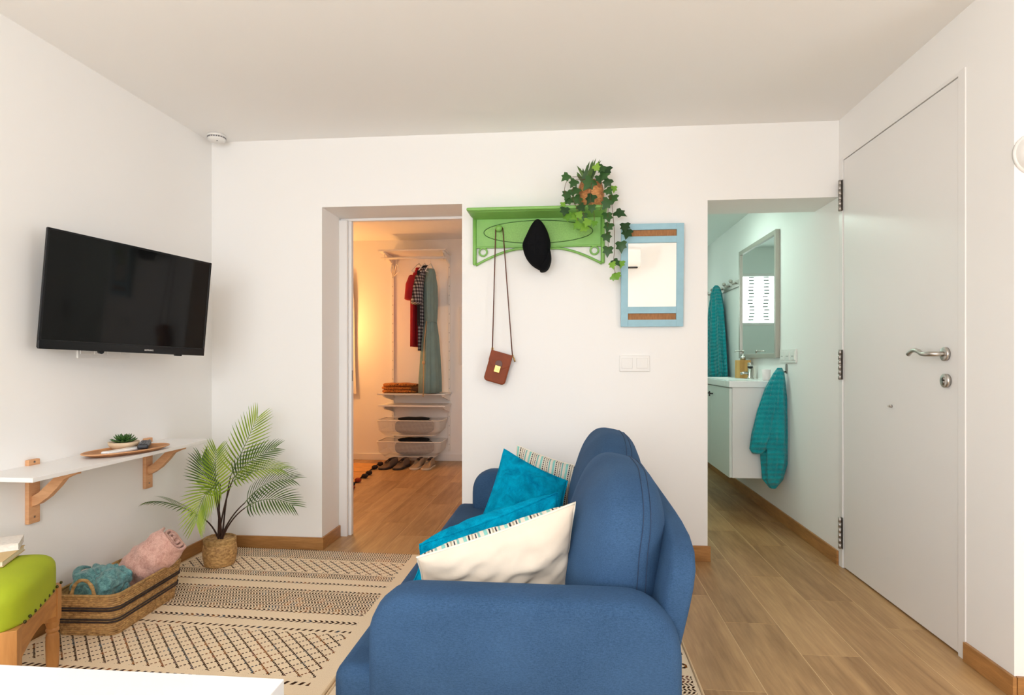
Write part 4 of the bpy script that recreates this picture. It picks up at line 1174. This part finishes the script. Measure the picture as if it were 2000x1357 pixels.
for z0, z1 in ((0.036, 0.074), (0.484, 0.522)):
    box_obj('inlay', (-HW + 0.034, HW - 0.034, -0.010, -0.003, z0, z1), M_reed, mi)
box_obj('mirror_glass', (-HW + 0.034, HW - 0.034, -0.014, -0.006, 0.105, 0.453), M_mirror, mi)

# ---------------------------------------------------------------- closet furniture
M_cwhite = pb('white_metal', (0.80, 0.78, 0.75, 1), 0.4)
cs = thing('closet_system', 'white wall mounted wardrobe rail system with shelves on two uprights', 'wardrobe rail', (-1.60, YC, 0))
CX_ = -1.60
for x in (-1.89, -1.27):
    u_ = box_obj('upright', (x - CX_ - 0.012, x - CX_ + 0.012, -0.016, 0.0, 0.11, 2.21), M_cwhite, cs, 0.001)
    sm_s = MB().box(-0.0020, 0.0020, -0.0006, 0.0006, -0.007, 0.007).mesh('slot', M_slot)
    for i in range(20):
        place('slot', sm_s, u_, loc=(0, -0.0082, -0.98 + i * 0.10))
def shelf_board(x0, x1, depth, z, th_=0.016):
    box_obj('shelf', (x0 - CX_, x1 - CX_, -depth, -0.012, z - th_, z), M_cwhite, cs, 0.002)
def wedge(x, depth, z, h0=0.075):
    MB().prism([(-0.016, z), (-depth, z), (-depth, z - 0.014), (-depth * 0.85, z - 0.03), (-0.016, z - h0)], 'x', x - CX_ - 0.008, x - CX_ + 0.008).build('bracket', M_cwhite, cs)
shelf_board(-1.955, -1.245, 0.34, 2.222)
for x in (-1.89, -1.27): wedge(x, 0.33, 2.204, 0.10)
MB().cyl((-1.93 - CX_, -0.30, 2.138), (-1.245 - CX_, -0.30, 2.138), 0.011).build('hanging_rod', M_cwhite, cs, True)
for x in (-1.89, -1.27): MB().tube([(x - CX_, -0.30, 2.180), (x - CX_, -0.315, 2.15), (x - CX_, -0.30, 2.122), (x - CX_, -0.285, 2.14)], 0.004, 8).build('rod_hook', M_cwhite, cs, True)
shelf_board(-1.955, -1.245, 0.36, 0.742)
shelf_board(-1.945, -1.245, 0.36, 0.622)
for x in (-1.89, -1.27): wedge(x, 0.34, 0.725); wedge(x, 0.34, 0.605)

def mesh_mat():
    m, nt, p = new_mat('white_wire_mesh')
    p.inputs['Base Color'].default_value = (0.80, 0.78, 0.74, 1)
    p.inputs['Roughness'].default_value = 0.5
    v = tex_coords(nt, 'Object'); s = nd(nt, 'ShaderNodeSeparateXYZ'); nt.links.new(v, s.inputs[0])
    a, b, c = [E(o) for o in s.outputs[:3]]
    w = (((a + b) / 0.006).fract().lt(0.22)).max((c / 0.006).fract().lt(0.22))
    tr = nd(nt, 'ShaderNodeBsdfTransparent'); mx = nd(nt, 'ShaderNodeMixShader')
    nt.links.new(w.v, mx.inputs[0]); nt.links.new(tr.outputs[0], mx.inputs[1]); nt.links.new(p.outputs[0], mx.inputs[2])
    nt.links.new(mx.outputs[0], nt.nodes['Material Output'].inputs[0])
    return m
M_mesh = mesh_mat()
def drawer(z, label):
    d = thing('mesh_drawer', label, 'drawer', (-1.620, YC - 0.20, z), 0, 'wire mesh drawers under the closet shelves')
    top = rrect(-0.335, 0.335, -0.185, 0.175, 0.03); bot = rrect(-0.265, 0.265, -0.150, 0.150, 0.03)
    mid = [((a[0] * 0.75 + b[0] * 0.25), (a[1] * 0.75 + b[1] * 0.25)) for a, b in zip(top, bot)]
    MB().rings([[(x, y, 0.0) for x, y in bot], [(x, y, 0.05) for x, y in mid], [(x, y, 0.155) for x, y in top]], cap=False).add([(x, y, 0.0) for x, y in bot], [tuple(range(len(bot)))]).build('mesh_tray', M_mesh, d)
    MB().tube([(x, y, 0.156) for x, y in top], 0.005, 7, closed=True).build('rim', M_cwhite, d, True)
    MB().tube([(x, y, 0.0) for x, y in bot], 0.003, 6, closed=True).build('bottom_wire', M_cwhite, d, True)
    return d
drawer(0.310, 'upper white wire mesh drawer holding a grey folded bag')
drawer(0.092, 'lower white wire mesh drawer just above the shoes')
M_grey = pb('dark_grey_felt', lin(70, 66, 64), 0.9, var=0.15, vscale=20, bump=0.2, bscale=200)
M_char = pb('charcoal_cloth', lin(28, 26, 26), 0.95)
for z, lb in ((0.3135, 'grey rounded textile bag in the upper mesh drawer'), (0.0955, 'grey rounded textile bag in the lower mesh drawer')):
    g = thing('textile_bag', lb, 'bag', (-1.600, YC - 0.20, z), 0, 'grey bags in the mesh drawers')
    MB().sbox(0.200, 0.115, 0.075, 3.4, 14, c=(0, 0, 0.078)).build('bag_body', M_grey, g, True)
    MB().sbox(0.165, 0.10, 0.016, 3.0, 12, c=(-0.01, 0, 0.156), fn=lambda w, a, b, c: Vector((w.x, w.y, w.z + 0.008 * nz(w, 9, 2)))).build('dark_top', M_char, g, True)

# hangers and garments; the rod runs along X at y = RY, z = RZ
RY, RZ = YC - 0.30, 2.138
def hanger_mb(w=0.19, drop=0.10):
    mb = MB()
    hk = [(0, 0, -0.060), (0, 0, -0.026)] + [(0, 0.0135 * math.sin(a), 0.0 - 0.0135 * math.cos(a)) for a in [0.15 + i * 0.42 for i in range(10)]]
    mb.tube(hk, 0.0022, 6)
    mb.tube([(0, 0, -0.060), (0, -w * 0.35, -0.085), (0, -w, -0.060 - drop)], [0.006, 0.006, 0.005], 8)
    mb.tube([(0, 0, -0.060), (0, w * 0.35, -0.085), (0, w, -0.060 - drop)], [0.006, 0.006, 0.005], 8)
    mb.tube([(0, -w, -0.060 - drop), (0, w, -0.060 - drop)], 0.004, 8)
    return mb
hm = hanger_mb().mesh('hanger', M_cwhite, True)
def hanger(x, rz, label):
    o = place('clothes_hanger', hm, None, loc=(x, RY, RZ), rot=(0, 0, rz))
    return tag(o, label, 'hanger', 'white hangers on the closet rod')
hanger(-1.815, R(14), 'empty white clothes hanger, left one of the two at the left end of the rod')
hanger(-1.765, R(24), 'empty white clothes hanger, right one of the two at the left end of the rod')
hanger(-1.528, R(-10), 'white clothes hanger carrying the red shirt')
hanger(-1.468, R(-6), 'white clothes hanger carrying the checked shirt')
hanger(-1.405, R(-4), 'white clothes hanger carrying the grey-green dress')

def loft(rings_, nf, amp, seed, mat, name, par, th0=0.0, uvs=True):
    """rings_: (z, half depth in y, half thickness in x, x offset, y offset); folds of growing depth"""
    n = 72; rgs, uv = [], []
    for (z, hy, hx, ox, oy, fa) in rings_:
        ring = []
        for k in range(n):
            a = 2 * PI * k / n
            ca, sa = math.cos(a), math.sin(a)
            f = 1 + fa * amp * (0.6 * math.sin(nf * a + seed) + 0.4 * math.sin((nf * 2 + 1) * a + seed * 2 + z * 2))
            ring.append((ox + hx * sa * f, oy + hy * math.copysign(abs(ca) ** 0.8, ca) * (1 + 0.25 * (f - 1)), z))
            uv.append((k / n * 2 * hy * 2 + 0.001, z + 0.001))
        rgs.append(ring)
    return MB().rings(rgs, True, True, uv).build(name, mat, par, True)

M_red = pb('red_cotton', lin(158, 10, 30), 0.85, var=0.10, vscale=14, bump=0.15, bscale=300)
red = thing('shirt', 'red short-sleeved shirt hanging on the closet rod', 'shirt', (-1.528, RY, 1.22), R(-10), 'clothes on the closet rod')
b0 = 1.22
loft([(z - b0, hy, hx, 0, 0, fa) for z, hy, hx, fa in ((1.22, 0.190, 0.034, 1), (1.40, 0.185, 0.034, 1), (1.62, 0.180, 0.038, 0.8), (1.80, 0.180, 0.042, 0.5), (1.90, 0.165, 0.042, 0.3), (1.965, 0.120, 0.036, 0.2), (2.010, 0.060, 0.030, 0.1), (2.030, 0.045, 0.030, 0))], 7, 0.22, 1.0, M_red, 'torso', red)
for s in (-1, 1):
    MB().tube([(0, s * 0.15, 1.915 - b0), (0, s * 0.205, 1.83 - b0), (0, s * 0.235, 1.69 - b0)], [0.045, 0.052, 0.050], 14).build('sleeve', M_red, red, True)
MB().tube([(0.02 * math.sin(a), 0.052 * math.cos(a), 2.030 - b0 + 0.008 * math.cos(a)) for a in [2 * PI * k / 24 for k in range(24)]], 0.010, 8, closed=True).build('collar', M_red, red, True)

def check_mat():
    m, nt, p = new_mat('checked_cotton')
    uv = nd(nt, 'ShaderNodeTexCoord'); s = nd(nt, 'ShaderNodeSeparateXYZ'); nt.links.new(uv.outputs['Object'], s.inputs[0])
    u, v = E(s.outputs[1]) + E(s.outputs[0]), E(s.outputs[2])
    a = (u / 0.034).fract().lt(0.5); b = (v / 0.034).fract().lt(0.5)
    c = ramp(nt, ((a + b) * 0.5).v, [(0.0, lin(176, 172, 172)), (0.5, lin(92, 88, 98)), (1.0, lin(24, 24, 34))])
    nt.links.new(c, p.inputs['Base Color']); p.inputs['Roughness'].default_value = 0.85
    return m
M_check = check_mat()
M_dark = pb('dark_lining', lin(26, 24, 30), 0.9)
chk = thing('shirt', 'black and white checked short-sleeved shirt hanging beside the red one', 'shirt', (-1.468, RY, 1.18), R(-6), 'clothes on the closet rod')
b0 = 1.18
loft([(z - b0, hy, hx, 0, 0, fa) for z, hy, hx, fa in ((1.18, 0.190, 0.030, 1), (1.40, 0.188, 0.030, 1), (1.62, 0.185, 0.034, 0.8), (1.80, 0.185, 0.040, 0.5), (1.90, 0.170, 0.040, 0.3), (1.975, 0.125, 0.036, 0.2), (2.025, 0.060, 0.030, 0.1), (2.045, 0.045, 0.030, 0))], 6, 0.2, 2.0, M_check, 'torso', chk)
for s in (-1, 1):
    MB().tube([(0, s * 0.155, 1.92 - b0), (0, s * 0.21, 1.80 - b0), (0, s * 0.245, 1.645 - b0)], [0.046, 0.056, 0.056], 14).build('sleeve', M_check, chk, True)
MB().tube([(0.018 * math.sin(a), 0.055 * math.cos(a), 2.048 - b0 + 0.010 * math.cos(a)) for a in [2 * PI * k / 24 for k in range(24)]], 0.012, 8, closed=True).build('collar', M_dark, chk, True)
MB().prism([(-0.012, 0.25), (0.012, 0.25), (0.012, 0.80), (-0.012, 0.80)], 'y', -0.194, -0.180).build('placket', M_dark, chk)

M_dress = pb('grey_green_viscose', lin(122, 150, 148), 0.8, var=0.08, vscale=10, bump=0.1, bscale=200)
drs = thing('dress', 'long grey-green sleeveless dress with tied waist hanging on the closet rod', 'dress', (-1.405, RY, 0.752), R(-4), 'clothes on the closet rod')
b0 = 0.752
loft([(z - b0, hy, hx, 0, 0, fa) for z, hy, hx, fa in ((0.752, 0.225, 0.085, 1), (0.90, 0.220, 0.082, 1), (1.12, 0.205, 0.070, 1), (1.30, 0.180, 0.058, 1), (1.43, 0.150, 0.046, 0.9), (1.475, 0.140, 0.042, 0.6), (1.52, 0.145, 0.046, 0.7), (1.70, 0.165, 0.048, 0.7), (1.85, 0.160, 0.046, 0.5), (1.94, 0.120, 0.040, 0.3), (1.995, 0.080, 0.040, 0.1), (2.02, 0.06, 0.034, 0))], 6, 0.26, 3.0, M_dress, 'gown', drs)
MB().tube([(0.044 * math.sin(a), 0.145 * math.cos(a), 1.475 - b0) for a in [2 * PI * k / 28 for k in range(28)]], 0.006, 7, closed=True).build('waist_tie', M_dress, drs, True)
M_cord = pb('straw_cord', lin(196, 164, 120), 0.8)
cd = MB().tube([(0.0, -0.152, 1.475 - b0), (-0.008, -0.20, 1.25 - b0), (-0.006, -0.225, 1.06 - b0), (-0.004, -0.245, 0.72 - b0)], 0.0045, 7).build('tie_cord', M_cord, drs, True)
MB().sbox(0.014, 0.014, 0.020, 2.3, 8, c=(-0.006, -0.225, 1.06 - b0)).build('bead', M_cord, cd, True)

# folded blanket on the upper shelf
def leopard():
    m, nt, p = new_mat('orange_print_fleece')
    v = tex_coords(nt, 'Object')
    vo = nd(nt, 'ShaderNodeTexVoronoi'); vo.inputs['Scale'].default_value = 55; nt.links.new(v, vo.inputs['Vector'])
    f = E(vo.outputs['Distance']) + (E(noise_tex(nt, v, 60, 3)) - 0.5) * 0.5
    nt.links.new(ramp(nt, f.v, [(0.25, lin(74, 40, 18)), (0.42, lin(200, 130, 54)), (0.7, lin(150, 84, 34))]), p.inputs['Base Color'])
    p.inputs['Roughness'].default_value = 0.95
    return m
fb = thing('folded_blanket', 'orange and brown printed blanket folded on the closet shelf', 'blanket', (-1.735, YC - 0.20, 0.743))
ML = leopard()
M_brn = pb('brown_fleece', lin(92, 60, 34), 0.95, bump=0.3, bscale=120)
for i in range(3):
    MB().sbox(0.200 - 0.010 * i, 0.135 - 0.004 * i, 0.021, 3.5, 14, c=(-0.005 * i, 0, 0.0185 + i * 0.031), fn=lambda w, a, b, c: w + Vector((0.016 * nz(w, 9, i), 0.010 * nz(w, 8, i + 2), 0.012 * nz(w, 11, i + 5) * (1 if i == 2 or c < 0 else 0.6)))).build('fold', ML if i != 1 else ML, fb, True)
MB().sbox(0.085, 0.12, 0.030, 3.5, 10, c=(0.165, 0, 0.042)).build('fold', M_brn, fb, True)

# shoes
M_sole_d = pb('dark_sole', lin(40, 30, 26), 0.7); M_sole_l = pb('pale_sole', lin(206, 188, 164), 0.7)
M_sh1 = pb('taupe_suede', lin(104, 84, 68), 0.85, var=0.12, vscale=30); M_sh2 = pb('beige_canvas', lin(150, 128, 104), 0.85, var=0.08, vscale=30)
M_in = pb('shoe_inside', lin(44, 30, 26), 0.9)
def shoe(label, x, y, rz, mu, ms, lace):
    s = thing('shoe', label, 'shoe', (x, y, 0.0), rz, 'shoes under the mesh drawers')
    def outl(sc_, z):
        pts = [(0.0, -0.135), (0.035, -0.122), (0.047, -0.085), (0.046, -0.03), (0.036, 0.03), (0.038, 0.085), (0.030, 0.125), (0.0, 0.138), (-0.030, 0.125), (-0.036, 0.085), (-0.032, 0.03), (-0.040, -0.03), (-0.044, -0.085), (-0.034, -0.122)]
        return [(p.x * sc_, p.y * sc_, z) for p in closed_spline(pts, 2)]
    MB().rings([outl(1.0, 0.0), outl(1.03, 0.006), outl(1.02, 0.020)]).build('sole', ms, s, True)
    up = []
    for t in (0.0, 0.25, 0.5, 0.75, 1.0):
        ring = []
        for (px, py, _) in outl(1.0, 0):
            yk = (py + 0.138) / 0.276
            top = 0.030 + 0.060 * min(1, max(0, (yk - 0.12) / 0.5)) ** 0.8
            sh_ = 1 - 0.42 * t * t if yk > 0.35 else 1 - 0.75 * t * t
            ring.append((px * sh_, (py if yk > 0.35 else py + 0.06 * t * t), 0.020 + (top - 0.020 + 0.0) * t))
        up.append(ring)
    MB().rings(up).build('upper', mu, s, True)
    MB().sbox(0.021, 0.060, 0.010, 2.6, 8, c=(0, 0.062, 0.086)).build('opening', M_in, s, True)
    if lace:
        for k in range(4):
            y0 = -0.045 + k * 0.020; z0 = 0.068 + 0.006 * k
            MB().tube([(-0.020, y0, z0 - 0.006), (0, y0, z0 + 0.006), (0.020, y0, z0 - 0.006)], 0.003, 6).build('lace', M_in, s, True)
    return s
shoe('left shoe of the taupe lace-up pair under the drawers', -1.795, 5.935, R(-20), M_sh1, M_sole_d, True)
shoe('right shoe of the taupe lace-up pair under the drawers', -1.665, 5.940, R(-12), M_sh1, M_sole_d, True)
shoe('left shoe of the beige pale-soled pair under the drawers', -1.505, 5.960, R(-10), M_sh2, M_sole_l, False)
shoe('right shoe of the beige pale-soled pair under the drawers', -1.395, 5.960, R(-6), M_sh2, M_sole_l, False)

# small fringed rug at the left of the closet room
M_crug = pb('ochre_flat_rug', lin(206, 150, 84), 0.95, var=0.12, vscale=12, bump=0.3, bscale=200)
cr = thing('tasselled_rug', 'ochre rug with pompom edge lying at the left of the closet floor', 'rug', (-2.35, 5.45, 0.0), R(0))
MB().prism([(-0.45, -0.75), (0.52, -0.75), (0.38, 0.70), (-0.45, 0.70)], 'z', 0.0, 0.006).build('weave', M_crug, cr)
M_pom = [pb('dark_pompom', lin(44, 32, 30), 1.0, bump=0.6, bscale=200), pb('red_pompom', lin(150, 60, 34), 1.0, bump=0.6, bscale=200)]
MB().tube([(0.385, 0.70, 0.008), (0.415, 0.40, 0.008), (0.452, 0.0, 0.008), (0.523, -0.75, 0.008)], 0.005, 6).build('edge_cord', M_pom[0], cr, True)
for i, y in enumerate((0.60, 0.40, 0.10, -0.05, -0.24, -0.42, -0.56)):
    x = 0.470 - 0.0966 * y + rnd.uniform(-0.01, 0.03)
    MB().sbox(0.030, 0.030, 0.020, 2.1, 8, c=(x, y, 0.021), fn=lambda w, a, b, c: w * (1 + 0.15 * nz(w, 90, i))).build('pompom', M_pom[1 if i in (4, 6) else 0], cr, True)
for z_, yy in ((0.0062, 0.22), (0.0062, -0.10)):
    box_obj('stripe', (-0.45, 0.41, yy - 0.006, yy + 0.006, z_ - 0.001, z_ + 0.0006), M_pom[0], cr)

# lamp left of the doorway, out of sight behind the jamb: its warm glow lights the closet wall
lp = thing('floor_lamp', 'warm globe floor lamp in the closet room hidden behind the left jamb', 'lamp', (-2.62, 6.02, 0.0))
MB().lathe([(0.12, 0.0), (0.12, 0.012), (0.02, 0.02)], 28).build('base', M_gold, lp, True)
MB().cyl((0, 0, 0.012), (0, 0, 1.37), 0.009).build('pole', M_gold, lp, True)
mb_, nt, p = new_mat('warm_globe_glass')
p.inputs['Emission Color'].default_value = (1.0, 0.47, 0.14, 1); p.inputs['Emission Strength'].default_value = 58
MB().sbox(0.09, 0.09, 0.09, 2.0, 12, c=(0, 0, 1.45)).build('globe', mb_, lp, True)

# white cloth hanging at the left of the closet wall, and a shallow cover panel at its right
wc = thing('hanging_cloth', 'white cloth hanging on the closet wall at the left of the doorway view', 'cloth', (-2.40, YC - 0.03, 0.72))
loft([(z, hx_, 0.012, 0, 0, fa) for z, hx_, fa in ((0.0, 0.02, 1), (0.5, 0.02, 1), (1.0, 0.02, 1), (1.25, 0.02, 0.6), (1.31, 0.01, 0.2))], 3, 0.1, 1, M_cwhite, 'hook_strip', wc)
MB().grid(lambda u, v: (-0.16 + (0.27 - 0.02 * math.sin(PI * v)) * u - (0.05 * (1 - v) ** 6 if u > 0.8 else 0), -0.012 - 0.012 * math.sin(9 * u + 3 * v), 1.31 * (1 - v) - 0.03 * u * (1 - v)), 16, 24).build('drape', pb('white_linen', (0.78, 0.75, 0.70, 1), 0.9), wc, True)
cp = thing('cover_panel', 'shallow white cover panel on the closet wall right of the dress', 'panel', (-1.10, YC, 1.035))
box_obj('frame', (-0.063, 0.16, -0.014, 0.0, 0.0, 0.62), M_cwhite, cp, 0.003)
box_obj('door', (-0.052, 0.149, -0.018, -0.012, 0.011, 0.609), M_cwhite, cp, 0.002)

# ---------------------------------------------------------------- bathroom
M_vfront = pb('vanity_front', (0.72, 0.76, 0.72, 1), 0.35)
va = thing('vanity_cabinet', 'white wall hung bathroom vanity with two doors and black handles', 'cabinet', (1.26, 4.70, 0.288))
box_obj('body', (1.105 - 1.26, XR - 1.26, 4.195 - 4.70, 5.205 - 4.70, 0, 0.612), M_white, va, 0.002)
for y0, y1, hy in ((4.197, 4.699, 4.664), (4.702, 5.203, 4.750)):
    d_ = box_obj('door', (1.086 - 1.26, 1.104 - 1.26, y0 - 4.70, y1 - 4.70, 0.002, 0.606), M_vfront, va, 0.0015)
    L_ = d_.location
    MB().cyl((-0.03, 0, 0), (-0.008, 0, 0), 0.005, n=10).box(-0.038, -0.030, -0.006, 0.006, -0.018, 0.018).build('handle', M_black, d_, loc=(0, hy - 4.70 - L_.y, 0.545 - L_.z))
ws = thing('washbasin', 'white ceramic washbasin on top of the vanity', 'washbasin', (1.26, 4.70, 0.9005))
M_cer = pb('white_ceramic', (0.86, 0.87, 0.86, 1), 0.12)
x0, x1, y0, y1 = 1.080 - 1.26, XR - 1.26, 4.178 - 4.70, 5.222 - 4.70
b_ = MB()
b_.box(x0, x1, y0, y0 + 0.09, 0, 0.044).box(x0, x1, y1 - 0.09, y1, 0, 0.044).box(x0, x0 + 0.03, y0 + 0.09, y1 - 0.09, 0, 0.044).box(x1 - 0.11, x1, y0 + 0.09, y1 - 0.09, 0, 0.044).box(x0 + 0.03, x1 - 0.11, y0 + 0.09, y1 - 0.09, 0, 0.008)
b_.build('basin', M_cer, ws, bevel=0.004, seg=3)
MB().cyl((0.0, 0, 0.008), (0.0, 0, 0.011), 0.022, n=20).build('drain', M_steel, ws, True)
fa = thing('faucet', 'chrome mixer tap standing on the washbasin', 'faucet', (1.375, 4.72, 0.9445))
M_chr = pb('chrome', (0.62, 0.60, 0.57, 1), 0.12, 1.0)
MB().lathe([(0.024, 0.0), (0.024, 0.006), (0.019, 0.008), (0.019, 0.085)], 20).build('body', M_chr, fa, True)
MB().lathe([(0.0205, 0.085), (0.0205, 0.092)], 20).build('joint', M_black, fa, True)
MB().lathe([(0.020, 0.092), (0.020, 0.118), (0.017, 0.122), (0.0, 0.123)], 20).build('lever_cap', M_chr, fa, True)
MB().tube([(-0.005, 0, 0.040), (-0.045, 0.004, 0.044), (-0.070, 0.006, 0.036)], [0.011, 0.010, 0.009], 12).build('spout', M_chr, fa, True)
sp_ = thing('soap_dispenser', 'bamboo soap dispenser with steel pump on the washbasin', 'soap dispenser', (1.360, 4.86, 0.9445), R(8))
M_bam = wood('bamboo', lin(186, 136, 70), lin(222, 176, 104), (30, 30, 3), 1.5, 0.5)
box_obj('bottle', (-0.045, 0.045, -0.045, 0.045, 0, 0.140), M_bam, sp_, 0.003)
MB().lathe([(0.020, 0.140), (0.020, 0.170), (0.006, 0.172), (0.006, 0.205), (0.010, 0.206), (0.010, 0.216), (0.0, 0.217)], 18).build('pump', M_steel, sp_, True)
MB().tube([(0, 0, 0.210), (-0.05, 0, 0.212), (-0.065, 0, 0.205)], 0.005, 8).build('spout', M_steel, sp_, True)
cu = thing('cup', 'small pale pink cup at the near end of the washbasin', 'cup', (1.372, 4.34, 0.9445))
MB().lathe([(0.022, 0.0), (0.026, 0.004), (0.030, 0.075), (0.027, 0.075), (0.023, 0.006), (0.0, 0.006)], 22).build('vessel', pb('pale_pink_plastic', (0.78, 0.68, 0.68, 1), 0.4), cu, True)

bm_ = thing('bathroom_mirror', 'square bathroom mirror in a brushed steel frame above the washbasin', 'mirror', (XR, 4.675, 1.10))
hwm, hm_ = 0.443, 0.872
M_sframe = pb('champagne_steel', (0.42, 0.39, 0.34, 1), 0.4, 0.35)
box_obj('glass', (-0.018, -0.006, -hwm + 0.02, hwm - 0.02, 0.02, hm_ - 0.02), M_mirror, bm_)
for (a, b, c, d) in ((-hwm, -hwm + 0.032, 0, hm_), (hwm - 0.032, hwm, 0, hm_), (-hwm + 0.03, hwm - 0.03, 0, 0.032), (-hwm + 0.03, hwm - 0.03, hm_ - 0.032, hm_)):
    box_obj('frame_bar', (-0.030, 0.0, a, b, c, d), M_sframe, bm_, 0.002)

hr = thing('hook_rail', 'steel hook rail on the bathroom wall beyond the mirror', 'hook rail', (XR, 5.70, 1.70))
box_obj('board', (-0.012, 0.0, -0.52, 0.52, 0.0, 0.06), M_sframe, hr, 0.003)
for i in range(5):
    y = -0.44 + i * 0.22
    MB().tube([(-0.010, y, 0.035), (-0.040, y, 0.030), (-0.055, y, 0.045)], [0.009, 0.007, 0.007], 9).sbox(0.016, 0.016, 0.016, 2.0, 8, c=(-0.058, y, 0.052)).build('hook', M_sframe, hr, True)

def terry(name, lo, hi):
    m, nt, p = new_mat(name)
    v = tex_coords(nt, 'Object'); s = nd(nt, 'ShaderNodeSeparateXYZ'); nt.links.new(v, s.inputs[0])
    w = E.op('SINE', E(s.outputs[2]) * 190 + E(s.outputs[1]) * 40); g = noise_tex(nt, v, 300, 2)
    w2 = E.op('SINE', E(s.outputs[1]) * 210 - E(s.outputs[2]) * 30)
    f = w * 0.05 + w2 * 0.05 + E(g) * 0.6 + 0.2
    nt.links.new(ramp(nt, f.v, [(0.3, lo), (0.75, hi)]), p.inputs['Base Color'])
    p.inputs['Roughness'].default_value = 1.0; p.inputs['Specular IOR Level'].default_value = 0.05
    p.inputs['Sheen Weight'].default_value = 0.3
    add_bump(nt, p, (f + w * 0.25 + w2 * 0.25 + E(noise_tex(nt, v, 18, 3)) * 2.0).v, 1.0, 0.012)
    return m
M_terry = terry('turquoise_terry', lin(0, 132, 144), lin(16, 188, 194))
bt = thing('bath_towel', 'large turquoise bath towel hanging from the hook rail', 'towel', (XR - 0.075, 5.70, 0.72))
loft([(z, hy, hx, ox, oy, fa) for z, hy, hx, ox, oy, fa in ((0.0, 0.30, 0.058, 0, 0.0, 1), (0.30, 0.275, 0.056, 0, 0.0, 1), (0.60, 0.215, 0.052, 0, 0.0, 1), (0.85, 0.130, 0.045, 0, -0.01, 0.9), (0.97, 0.070, 0.040, 0.0, -0.015, 0.6), (1.03, 0.030, 0.028, 0.0, -0.015, 0.3), (1.05, 0.010, 0.012, 0.0, -0.015, 0))], 7, 0.45, 2.0, M_terry, 'cloth', bt)
hk = thing('towel_hook', 'small steel hook on the bathroom wall beside the vanity', 'hook', (XR, 4.105, 1.00))
MB().prism(rrect(-0.013, 0.013, -0.005, 0.060, 0.012, 6), 'x', -0.006, 0.0).build('plate', M_dsteel, hk, bevel=0.001)
MB().tube([(-0.005, 0, 0.010), (-0.030, 0, 0.004), (-0.044, 0, 0.020)], 0.006, 9).build('peg', M_dsteel, hk, True)
ht = thing('hand_towel', 'turquoise hand towel hanging in a point from the small hook', 'towel', (XR - 0.085, 4.10, 0.235))
zz = 0.235
loft([(z - zz, hy, hx, ox, oy, fa) for z, hy, hx, ox, oy, fa in ((0.245, 0.020, 0.018, -0.006, 0.0, 0.3), (0.30, 0.045, 0.052, -0.004, 0.0, 0.8), (0.42, 0.055, 0.066, 0.010, 0.0, 1), (0.60, 0.058, 0.072, 0.006, 0.0, 1), (0.80, 0.052, 0.060, 0.010, 0.0, 1), (0.92, 0.040, 0.046, 0.020, 0.0, 0.8), (1.00, 0.026, 0.030, 0.034, 0.0, 0.4), (1.035, 0.012, 0.014, 0.038, 0.0, 0.1))], 5, 0.42, 1.0, M_terry, 'cloth', ht)
loft([(z - zz, hy, hx, ox, oy, fa) for z, hy, hx, ox, oy, fa in ((0.475, 0.030, 0.030, -0.115, -0.02, 0.5), (0.50, 0.040, 0.048, -0.108, -0.02, 0.8), (0.60, 0.045, 0.055, -0.085, -0.02, 1), (0.75, 0.045, 0.050, -0.050, -0.01, 1), (0.90, 0.036, 0.040, -0.010, 0.0, 0.8), (1.00, 0.022, 0.026, 0.024, 0.0, 0.3))], 4, 0.40, 4.0, M_terry, 'corner_fold', ht)

# ---------------------------------------------------------------- right edge fixture and the unit seen in the blue mirror
fx = thing('round_wall_fixture', 'rounded white fixture on the bright wall at the right edge', 'fixture', (1.490, 2.082, 1.745))
MB().rings([[(r * math.cos(a), -y, r * math.sin(a)) for a in [2 * PI * k / 32 for k in range(32)]] for r, y in ((0.062, 0.0), (0.062, 0.012), (0.056, 0.030), (0.040, 0.046), (0.018, 0.054), (0.002, 0.056))]).build('dome', M_plast, fx, True)
MB().rings([[(r * math.cos(a), -y, r * math.sin(a)) for a in [2 * PI * k / 32 for k in range(32)]] for r, y in ((0.068, 0.0), (0.068, 0.008), (0.060, 0.010))]).build('base_ring', M_plast, fx, True)
ac = thing('air_conditioner', 'white air conditioner reflected in the blue framed mirror', 'air conditioner', (0.60, -1.70, 1.86))
MB().prism([(0.0, 0.0), (0.16, 0.02), (0.20, 0.08), (0.20, 0.24), (0.17, 0.27), (0.0, 0.27)], 'x', -0.36, 0.36).build('housing', M_plast, ac, bevel=0.012)
box_obj('outlet', (-0.32, 0.32, 0.05, 0.17, 0.006, 0.018), M_gap, ac)

bl_ = thing('bathroom_fill_light', 'added round fill light under the bathroom ceiling, out of sight above the basin', 'lamp', (0.80, 4.55, 2.25))  # unseen glowing disc added to brighten the bathroom walls
MB().lathe([(0.14, 0.0), (0.14, -0.03), (0.13, -0.035)], 32).build('housing', M_white, bl_, True)
mdf, nt, p = new_mat('fill_light_diffuser')
p.inputs['Emission Color'].default_value = (0.76, 1.0, 0.88, 1); p.inputs['Emission Strength'].default_value = 33
MB().lathe([(0.128, -0.034), (0.12, -0.05), (0.0, -0.058)], 32).build('diffuser', mdf, bl_, True)

# glowing globe added to fill the room, unseen behind and above the camera
gl = thing('added_fill_globe', 'added glowing globe that fills the room, unseen behind the camera', 'lamp', (-0.60, -0.45, 1.92))
MB().cyl((0, 0, 0.11), (0, 0, H - 1.92), 0.004).lathe([(0.05, H - 1.92 - 0.03), (0.05, H - 1.92)], 24).build('cord', M_white, gl, True)
mgl, nt, p = new_mat('fill_globe_glow')
p.inputs['Emission Color'].default_value = (0.96, 0.98, 1.0, 1); p.inputs['Emission Strength'].default_value = 38
MB().sbox(0.12, 0.12, 0.12, 2.0, 14).build('globe', mgl, gl, True)
